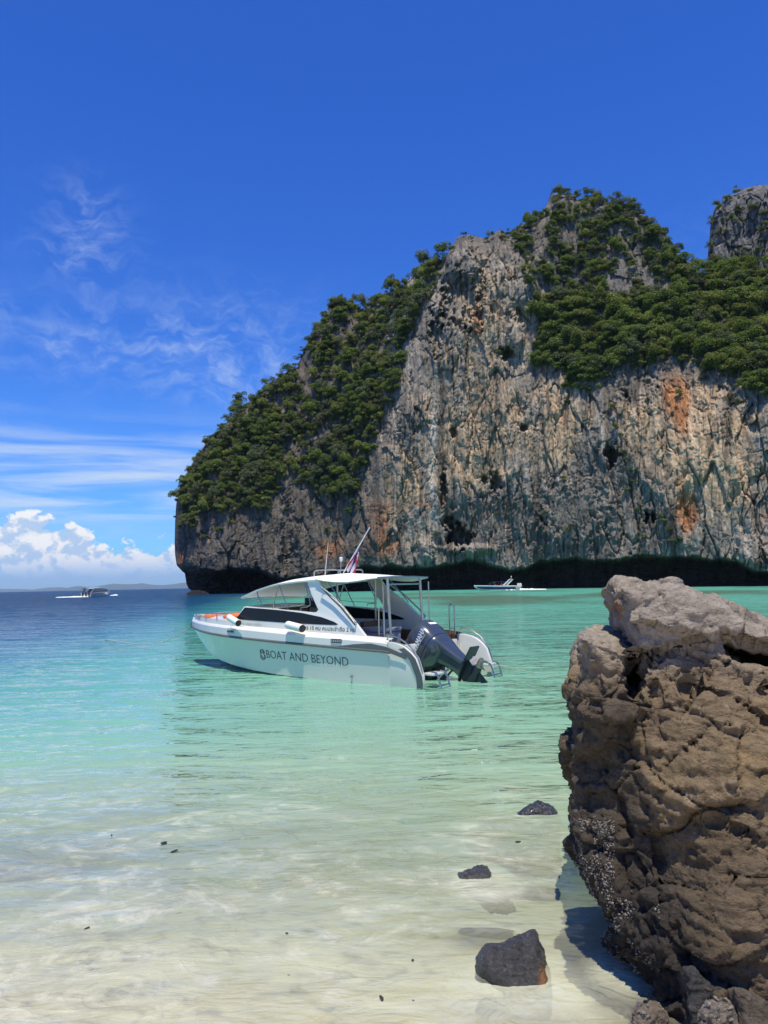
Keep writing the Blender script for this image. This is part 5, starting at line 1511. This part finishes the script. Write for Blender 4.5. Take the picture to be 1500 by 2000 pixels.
    def sect(u, v0, v1, hw, p=2.7, n=24):
        c = (v0 + v1) / 2; a = (v1 - v0) / 2; R = []
        for k in range(n):
            th = 2 * math.pi * k / n; cs, sn = math.cos(th), math.sin(th)
            R.append(mp(u, c + 1.10 * a * math.copysign(abs(cs) ** (2 / p), cs), 1.36 * hw * math.copysign(abs(sn) ** (2 / p), sn)))
        return R
    mid = MB(); mid.loft([sect(.50, -.20, .22, .17), sect(.66, -.17, .19, .13), sect(.85, -.12, .17, .095), sect(1.05, -.10, .17, .085), sect(1.17, -.12, .20, .085)], True, True)
    ob = mid.build('outboard_motor', NAVY, root, 40)
    cw = MB(); cw.loft([sect(-.015, -.20, .20, .14), sect(.0, -.29, .29, .215), sect(.03, -.335, .335, .25), sect(.10, -.36, .355, .27), sect(.30, -.37, .35, .275), sect(.42, -.37, .32, .27), sect(.46, -.36, .31, .265)], True, True)
    cw.build('motor_cowl', NAVY, ob, 50)
    cw = MB(); cw.loft([sect(.462, -.35, .30, .258), sect(.50, -.36, .305, .262), sect(.58, -.34, .28, .235), sect(.66, -.26, .25, .185), sect(.70, -.2, .22, .15)], True, True); cw.build('lower_cowl', NAVY, ob, 50)
    cw = MB(); cw.loft([sect(.46, .16, .30, .20), sect(.6, .14, .285, .18), sect(.85, .11, .24, .135), sect(1.08, .10, .22, .105), sect(1.14, .12, .21, .09)], True, True); cw.build('rear_fairing', NAVY, ob, 50)
    pl = MB(); pl.prism([mp(1.16, v, w) for v, w in ((-.20, .03), (-.05, .11), (.25, .15), (.50, .14), (.50, -.14), (.25, -.15), (-.05, -.11), (-.20, -.03))], [mp(1.185, v, w) for v, w in ((-.20, .03), (-.05, .11), (.25, .15), (.50, .14), (.50, -.14), (.25, -.15), (-.05, -.11), (-.20, -.03))]); pl.build('cavitation_plate', NAVYD, ob, 30)
    gc = MB()
    def torp(v, r): return [mp(1.40 + r * math.cos(a), v, r * math.sin(a)) for a in np.linspace(0, 2 * math.pi, 17)[:-1]]
    gc.loft([torp(-.27, .012), torp(-.24, .04), torp(-.15, .072), torp(0, .085), torp(.16, .08), torp(.22, .07)], True, True)
    gc.prism([mp(1.18, -.13, .03), mp(1.40, -.18, .03), mp(1.40, .15, .03), mp(1.18, .22, .04)], [mp(1.18, -.13, -.03), mp(1.40, -.18, -.03), mp(1.40, .15, -.03), mp(1.18, .22, -.04)])
    gc.prism([mp(1.44, -.10, .012), mp(1.66, .02, .008), mp(1.68, .10, .008), mp(1.46, .16, .012)], [mp(1.44, -.10, -.012), mp(1.66, .02, -.008), mp(1.68, .10, -.008), mp(1.46, .16, -.012)])
    gc.build('gearcase', NAVYD, ob, 40)
    pr = MB(); pr.loft([[mp(1.40 + r * math.cos(a), v, r * math.sin(a)) for a in np.linspace(0, 2 * math.pi, 13)[:-1]] for v, r in ((.225, .06), (.30, .062), (.36, .055), (.40, .03))], True, True)
    for k in range(3):
        a0 = 2.09 * k + .5
        q = lambda r, a, v: mp(1.40 + r * math.cos(a), v, r * math.sin(a))
        pr.prism([q(.055, a0 - .35, .25), q(.13, a0 - .55, .23), q(.19, a0 - .15, .27), q(.18, a0 + .35, .33), q(.12, a0 + .55, .36), q(.055, a0 + .35, .36)], [q(.055, a0 - .35, .262), q(.13, a0 - .55, .242), q(.19, a0 - .15, .282), q(.18, a0 + .35, .342), q(.12, a0 + .55, .372), q(.055, a0 + .35, .372)])
    pr.build('propeller', BRASS, ob, 30)
    br = MB(); br.box((.36, -.17, -.12), (.54, -.07, .50), .01); br.box((.36, .07, -.12), (.54, .17, .50), .01); br.box((.22, -.10, -.20), (.40, .10, .34), .02); br.box((.30, -.13, .30), (.58, .13, .46)); br.build('motor_bracket', BLACK, ob, bevel=.02)
    rb = MB(); rb.tube([(.38, .12, -.10), (.16, .12, .12), (-.02, .08, .26)], .02, 8); rb.tube([(.38, -.12, -.10), (.16, -.12, .12), (-.02, -.08, .26)], .02, 8); rb.build('tilt_ram', STEEL, ob)
    hs = MB()
    for k in range(3): hs.tube([(.95, .05 + .05 * k, .42), (.98, .14 + .05 * k, .62), (.86, .22 + .03 * k, .70), (.70, .20 + .02 * k, .55), (.62, .14, .40)], .018, 6)
    hs.build('control_cables', BLACK, root)
    # cowl print: side lettering, stripe, rear badge
    cf = lambda u0, v0: (lambda s, t: np.array(mp(u0 - t, v0 + s, .378)))
    place_text('cowl_lettering', 'YAMAHA', WHITEP, ob, cf(.335, -.095), .46, .10, .030)
    mk = MB(); mk.loft([[mp((.295 + r * math.cos(a)), -.155 + r * math.sin(a), .378) for r in (.032, .044)] for a in np.linspace(0, 2 * math.pi, 25)], False)
    for a in (0, 2.09, 4.19): mk.add([mp((.295 + r * math.cos(a + d)), -.155 + r * math.sin(a + d), .3785) for r, d in ((.005, -1), (.030, -.12), (.030, .12), (.005, 1))], [(0, 1, 2, 3)])
    mk.build('cowl_emblem', WHITEP, ob)
    st = MB(); st.loft([[mp(.335 + .05 * (a * a) - w, -.33 + .62 * a, .3775) for w in (0, .014 + .012 * a)] for a in np.linspace(0, 1, 12)], False); st.build('cowl_stripe', GREYBOX, ob)
    bd = MB(); bd.add([mp(.16, .394, -.11), mp(.16, .394, .11), mp(.225, .394, .11), mp(.225, .394, -.11)], [(0, 1, 2, 3)]); bd.build('rear_badge', WHITEP, ob)
    p = MB(); p.tube([(1.05, -.55, .62), (1.05, -.15, .70)], .05, 10); p.build('rolled_mat', simple('faded_red_vinyl', (.25, .10, .08), .6), root)
    return root


def boat_child_matrix(): return Matrix.Translation(STERN) @ Matrix.Rotation(BOAT_RZ, 4, 'Z')


def on_boat_things():
    R = BOAT_RZ
    def thing(name, label, cat, p, group=None): return tag(empty(name, b2w(p), R), label, cat, group)
    # fenders
    for (a, b, r, lab) in (((4.80, 1.19, 1.135), (4.38, 1.27, 1.015), .068, 'white cylindrical fender with black ends lying on the gunwale near the bow'),
                           ((3.02, 1.22, 1.01), (2.53, 1.28, .945), .075, 'white cylindrical fender with black ends hanging amidships, beside the passenger notice')):
        a, b = np.array(a), np.array(b); c = (a + b) / 2; e = thing('fender', lab, 'fender', c, 'fenders on the port side')
        d = (b - a) / np.linalg.norm(b - a); L = np.linalg.norm(b - a); A, B = a - c, b - c
        m = MB(); m.tube([A, A + d * .02, A + d * .05, B - d * .03, B - d * .012], [r * .5, r * .85, r, r, r * .93], 20); m.build('fender_body', CANVAS, e, 50)
        m = MB(); m.tube([B - d * .012, B + d * .004, B + d * .006], [r * .95, r * .95, r * .7], 20); m.build('end_cap', BLACK, e, 40)
        m = MB(); m.tube([A + d * .0, A - d * .006], [r * .52, r * .4], 16); m.build('end_cap', BLACK, e, 40)
        m = MB(); m.tube([A, A + (.04, -.10, .03), A + (.05, -.16, -.03)], .008, 5); m.build('lanyard', ROPE, e)
    # flag on a raked staff
    e = thing('flag', 'red, white and blue striped flag drooping from a raked staff on the boat roof', 'flag', (2.60, 0, 2.03))
    A = np.zeros(3); T = np.array([-.69, 0, .84]); d = T / np.linalg.norm(T)
    m = MB(); m.tube([A - d * .05, T], [.013, .009], 8); m.build('staff', WHITEP, e)
    nS = 18; nL = 12
    def cl(i, j):   # i along the hoist, j across stripes, drooping away from the staff
        s = .10 + .46 * i / nS; w = j / nL
        p = d * s
        drop = w * (.34 * (1 - i / nS * .75)); fold = .035 * math.sin(w * 9 + i * .35) * (.4 + w)
        return p + np.array([-.10 * w + .05 * w * i / nS, fold, -drop])
    bands = [(0, 2, RED), (2, 4, WHITEC), (4, 8, BLUEC), (8, 10, WHITEC), (10, 12, RED)]
    for j0, j1, mt in bands:
        m = MB(); m.loft([[cl(i, j) for j in range(j0, j1 + 1)] for i in range(nS + 1)], False)
        o = m.build('flag_stripe', mt, e, 60)
    # life jackets on the foredeck
    for k, (p, sx, lab) in enumerate((((6.55, .22, 1.085), .26, 'orange life jackets piled on the foredeck, the heap nearer the bow tip'), ((5.72, .38, 1.10), .17, 'small orange life jacket on the foredeck close to the windscreen'), ((6.2, -.2, 1.09), .14, 'flat orange bundle on the foredeck between the two life jacket heaps'))):
        m = MB(); rings = []
        for a in np.linspace(-1, 1, 9):
            w = sx * math.sqrt(max(1 - a * a, .02)) * .75
            rings.append([(a * sx, w * math.cos(t), .055 * math.sqrt(max(1 - a * a, .05)) * (math.sin(t) + .3 * math.sin(3 * t + k)) ) for t in np.linspace(0, 2 * math.pi, 13)[:-1]])
        m.loft(rings, True, True); o = m.build('life_jacket', ORANGE, None, 50); o.location = b2w(p); o.rotation_euler = (0, 0, R + .5 * k); tag(o, lab, 'life jacket')
    # cooler in the cockpit
    e = thing('cooler_box', 'grey cooler box standing in the open cockpit behind the seats', 'cooler', (1.42, .30, .2))
    m = MB(); m.box((-.26, -.24, 0), (.26, .24, .66), -.02); m.build('box_body', GREYBOX, e, bevel=.03)
    m = MB(); m.box((-.29, -.27, .663), (.29, .27, .74)); m.build('lid', GREYBOX, e, bevel=.02)
    # ropes
    a = b2w((7.36, 0, 1.04)); b = on_water(203, 1249)
    pts = [a * (1 - t) + b * t - np.array([0, 0, .55 * math.sin(math.pi * t ** .8) * (1 - t * .5)]) for t in np.linspace(0, 1, 24)]
    for p in pts: p[2] = max(p[2], -.02)
    m = MB(); m.tube(pts, .010, 6); tag(m.build('anchor_rope', ROPE), 'thin rope running from the bow down into the water at left', 'rope')
    a = b2w((-.20, -1.06, .20)); b = at(1330, 1326, 8.5)
    pts = [a * (1 - t) + b * t - np.array([0, 0, .10 * math.sin(math.pi * t)]) for t in np.linspace(0, 1, 24)] + [np.array([b[0] + .3, b[1] - .6, -1.])]
    m = MB(); m.tube(pts, .0055, 6); tag(m.build('mooring_rope', ROPE), 'taut pale rope from the boat stern to the boulder at right', 'rope')


def foam(name, label, c, L, W, ang, n, parent=None):
    rng = np.random.default_rng(int(abs(c[0]) * 10)); V = []; Fc = []
    for k in range(n):
        a = rng.uniform(0, 1); x = -L * a; y = rng.normal() * W * (.35 + .65 * a); s = rng.uniform(.10, .32) * (1.25 - .7 * a)
        h = s * rng.uniform(.5, 1.1); o = len(V)
        for t in range(7):
            th = 2 * math.pi * t / 7; rr = s * rng.uniform(.8, 1.9); V.append((x + rr * math.cos(th) * 1.7, y + rr * math.sin(th), -.02))
        V.append((x, y, h)); Fc += [(o + t, o + (t + 1) % 7, o + 7) for t in range(7)]
    V = np.array(V); ca, sa = math.cos(ang), math.sin(ang)
    W_ = np.stack([c[0] + V[:, 0] * ca - V[:, 1] * sa, c[1] + V[:, 0] * sa + V[:, 1] * ca, c[2] + V[:, 2]], -1)
    me = mesh_np(name, W_, np.array(Fc), True); o = link(name, me, FOAM); tag(o, label, 'wake', kind='stuff'); return o


FOAM = simple('foam', (.82, .84, .85), .9)


def hull_simple(L, B, H, n=22, bowx=.55):
    rings = []
    for i in range(n + 1):
        f = i / n; X = L * f; k = max(0, (f - .45) / .55); y = B / 2 * (1 - k ** 2.4) + .01; cy = B / 2 * .88 * (1 - k ** 1.6) + .008; cz = .0 + .75 * H * k ** 2.6; rz = H * (.82 + .18 * f)
        kz = -.35 + (cz + .35) * k ** 2
        half = [(X, 0, kz), (X, cy, cz), (X, (cy + y) / 2, cz * .45 + rz * .55 - .02), (X, y, rz), (X, max(y - .09, .004), rz + .05), (X, 0, rz + .09)]
        rings.append(half)
    return rings


def far_boats():
    # --- speedboat running along the foot of the cliff, bow to the left
    c = at(973, 1152.6, 158.); c[2] = 0
    bow = at(926, 1150, 160.); ste = at(1012, 1152, 155.); dv = (bow - ste)[:2]; rz = math.atan2(dv[1], dv[0])
    e = tag(empty('speedboat', (ste[0], ste[1], 0), rz), 'white and navy open speedboat running close under the cliff, bow to the left', 'boat')
    L, B, H = float(np.linalg.norm(dv)), 2.3, .98
    R = hull_simple(L, B, H); m = MB(); m.loft(R, False); mirror(m); m.add([R[0][k] for k in range(6)] + [(x, -y, z) for x, y, z in R[0][::-1][:-1]], [tuple(range(11))]); m.build('hull', GEL, e, 40)
    m = MB(); m.loft([[(x, y + .02, z) for x, y, z in ((r[1][0], r[1][1] * .4 + r[3][1] * .6, r[1][2] * .55 + r[3][2] * .45 - .22), (r[3][0], r[3][1], r[3][2] - .22))] for r in R[:-2]], False); mirror(m); m.build('hull_stripe', NAVYB, e)
    m = MB(); m.loft([[(x, y, z + .05 * (1 - (y / .9) ** 2)) for y in np.linspace(-.9, .9, 7)] for x, z in ((2.6, 1.60), (3.6, 1.72), (5.0, 1.72), (6.1, 1.52))], False); m.loft([[(x, y, z + .05 * (1 - (y / .9) ** 2) - .05) for y in np.linspace(-.9, .9, 7)] for x, z in ((2.6, 1.60), (3.6, 1.72), (5.0, 1.72), (6.1, 1.52))], False); m.build('canopy', NAVYB, e)
    m = MB(); m.loft([[(x, y, z) for y in np.linspace(-.85, .85, 5)] for x, z in ((5.5, 1.1), (6.05, 1.5), (6.2, 1.5), (6.6, 1.05))], False); m.build('windscreen', TINT, e)
    for y in (-.9, .9):
        m = MB(); m.prism([(3.0, y, 1.0), (2.5, y, 1.0), (1.3, y, 2.1), (1.6, y, 2.12)], [(3.0, y * .9, 1.0), (2.5, y * .9, 1.0), (1.3, y * .85, 2.1), (1.6, y * .85, 2.12)]); m.build('radar_arch_leg', GEL, e)
        for x in (3.2, 4.6, 5.7): s_ = MB(); s_.tube([(x, y * .95, 1.0), (x, y * .95, 1.62)], .03, 6); s_.build('canopy_post', STEEL, e)
    m = MB(); m.box((1.3, -.86, 2.1), (1.62, .86, 2.2)); m.build('radar_arch_top', GEL, e, bevel=.03)
    m = MB(); m.tube([(1.45, 0, 2.2), (1.4, 0, 2.6)], .05, 6); m.tube([(1.4, 0, 2.6), (1.35, 0, 2.85)], [.11, .05], 8); m.build('mast_light', GEL, e)
    for y in (-.45, .45):
        m = MB(); m.box((-.62, y - .26, .62), (-.02, y + .26, 1.34), .09); m.box((-.45, y - .1, -.3), (-.15, y + .1, .62), .02); m.build('outboard_motor', GEL, e, bevel=.06)
    m = MB(); m.box((3.2, -.75, .95), (3.6, .75, 1.3)); m.box((4.4, -.75, .95), (4.7, .75, 1.3)); m.build('seats', RED, e, bevel=.04)
    d = np.array([math.cos(rz), math.sin(rz)])
    foam('wake', 'white wash trailing behind the speedboat under the cliff', (ste[0] - d[0] * .3, ste[1] - d[1] * .3, 0), 5.5, .35, rz, 130)
    foam('bow_wave', 'thin line of foam along the waterline of the speedboat under the cliff', (ste[0] + d[0] * 6.5, ste[1] + d[1] * 6.5 , 0), 6.5, .75, rz, 70)
    # --- tour boat far out, seen from astern, bow to the right
    ste = on_water(168, 1166.0); bow = on_water(213, 1163.2); dv = (bow - ste)[:2]; rz = math.atan2(dv[1], dv[0]); s = 1.
    e = tag(empty('tour_boat', (ste[0], ste[1], 0), rz), 'small white hardtop tour boat under way on the open sea, trailing white wake', 'boat')
    L, B, H = np.linalg.norm(dv) * 1.02, 2.6, 1.15
    R = hull_simple(L, B, H); m = MB(); m.loft(R, False); mirror(m); m.add([R[0][k] for k in range(6)] + [(x, -y, z) for x, y, z in R[0][::-1][:-1]], [tuple(range(11))]); m.build('hull', GEL, e, 40)
    k_ = L / 9.
    rf = [(X * k_, z) for X, z in ((-.1, 2.10), (1.2, 2.24), (3.5, 2.30), (5.4, 2.16), (6.7, 1.78), (7.2, 1.52))]
    m = MB(); m.loft([[(X, y, z + .12 * (1 - (y / 1.15) ** 2)) for y in np.linspace(-1.15, 1.15, 9)] for X, z in rf], False); m.loft([[(X, y, z - .09) for y in np.linspace(-1.15, 1.15, 9)] for X, z in rf], False)
    for sg in (-1, 1): m.loft([[(X, sg * 1.15, z), (X, sg * 1.15, z - .09)] for X, z in rf], False)
    m.build('hardtop', GEL, e, 40)
    for y in (-1.1, 1.1):
        m = MB(); m.prism([(X * k_, y, z) for X, z in ((-.2, 1.0), (.5, 1.0), (1.5, 2.2), (.9, 2.18))], [(X * k_, y * .95, z) for X, z in ((-.2, 1.0), (.5, 1.0), (1.5, 2.2), (.9, 2.18))]); m.build('arch_leg', GEL, e)
        m = MB(); m.prism([(X * k_, y * .98, z) for X, z in ((2.2, 1.1), (7.4, 1.2), (7.1, 1.5), (6.6, 1.75), (5.4, 2.08), (2.6, 2.15))], [(X * k_, y * .94, z) for X, z in ((2.2, 1.1), (7.4, 1.2), (7.1, 1.5), (6.6, 1.75), (5.4, 2.08), (2.6, 2.15))]); m.build('side_window', TINT, e)
    m = MB(); m.box((.3 * k_, -1.1, .35), (6 * k_, 1.1, .95)); m.build('cockpit', BLACK, e)
    for X, y, mt in ((.9, -.5, SKIN), (1.3, .35, ORANGE), (2.0, -.2, ORANGE), (2.2, .6, SKIN)):
        m = MB(); m.tube([(X * k_, y, .9), (X * k_, y, 1.1), (X * k_, y, 1.4), (X * k_, y, 1.5)], [.16, .22, .2, .07], 8); m.tube([(X * k_, y, 1.5), (X * k_, y, 1.56), (X * k_, y, 1.66), (X * k_, y, 1.74)], [.06, .10, .11, .05], 8); m.build('seated_passenger', mt, e, 50)
    for y in (-.75, 0, .75):
        m = MB(); m.box((-.55, y - .22, .55), (-.02, y + .22, 1.2), .08); m.box((-.42, y - .09, -.25), (-.15, y + .09, .55), .02); m.build('outboard_motor', NAVYD, e, bevel=.05)
    d = np.array([math.cos(rz), math.sin(rz)])
    a = on_water(110, 1167.2)
    rzw = math.atan2(ste[1] - a[1], ste[0] - a[0])
    foam('wake', 'long white wake streaming behind the tour boat on the open sea', (ste[0], ste[1], 0), float(np.linalg.norm((ste - a)[:2])), .35, rzw, 420)
    b = on_water(227, 1162.8); rzb = math.atan2(b[1] - ste[1], b[0] - ste[0])
    foam('bow_wave', 'spray thrown up round the bow of the tour boat on the open sea', (b[0], b[1], 0), 6.5, .35, rzb, 120)


main_boat(); on_boat_things(); far_boats()


def drifting_scraps():
    m = simple('dead_leaf', (.035, .028, .020), .6)
    rng = np.random.default_rng(3)
    for px, py, s in ((170, 1813, .013), (341, 1662, .022), (320, 1646, .030), (218, 1631, .012), (745, 1950, .014), (806, 1876, .011), (560, 1823, .010), (1012, 1644, .016)):
        c = on_water(px, py, .01); a = rng.uniform(0, 6.28, 1)[0]; ring = []
        for t in np.linspace(0, 2 * math.pi, 9)[:-1]:
            r = s * rng.uniform(.7, 1.15); x, y = r * math.cos(t) * 1.3, r * math.sin(t) * .6
            ring.append((c[0] + x * math.cos(a) - y * math.sin(a), c[1] + x * math.sin(a) + y * math.cos(a), c[2] + .12 * x))
        mb = MB(); mb.prism(ring, [(x, y, z + .003) for x, y, z in ring])
        tag(mb.build('dead_leaf', m), 'tiny dark scrap of dead leaf drifting on the clear shallows', 'leaf', 'dark leaf scraps drifting in the shallows')


drifting_scraps()
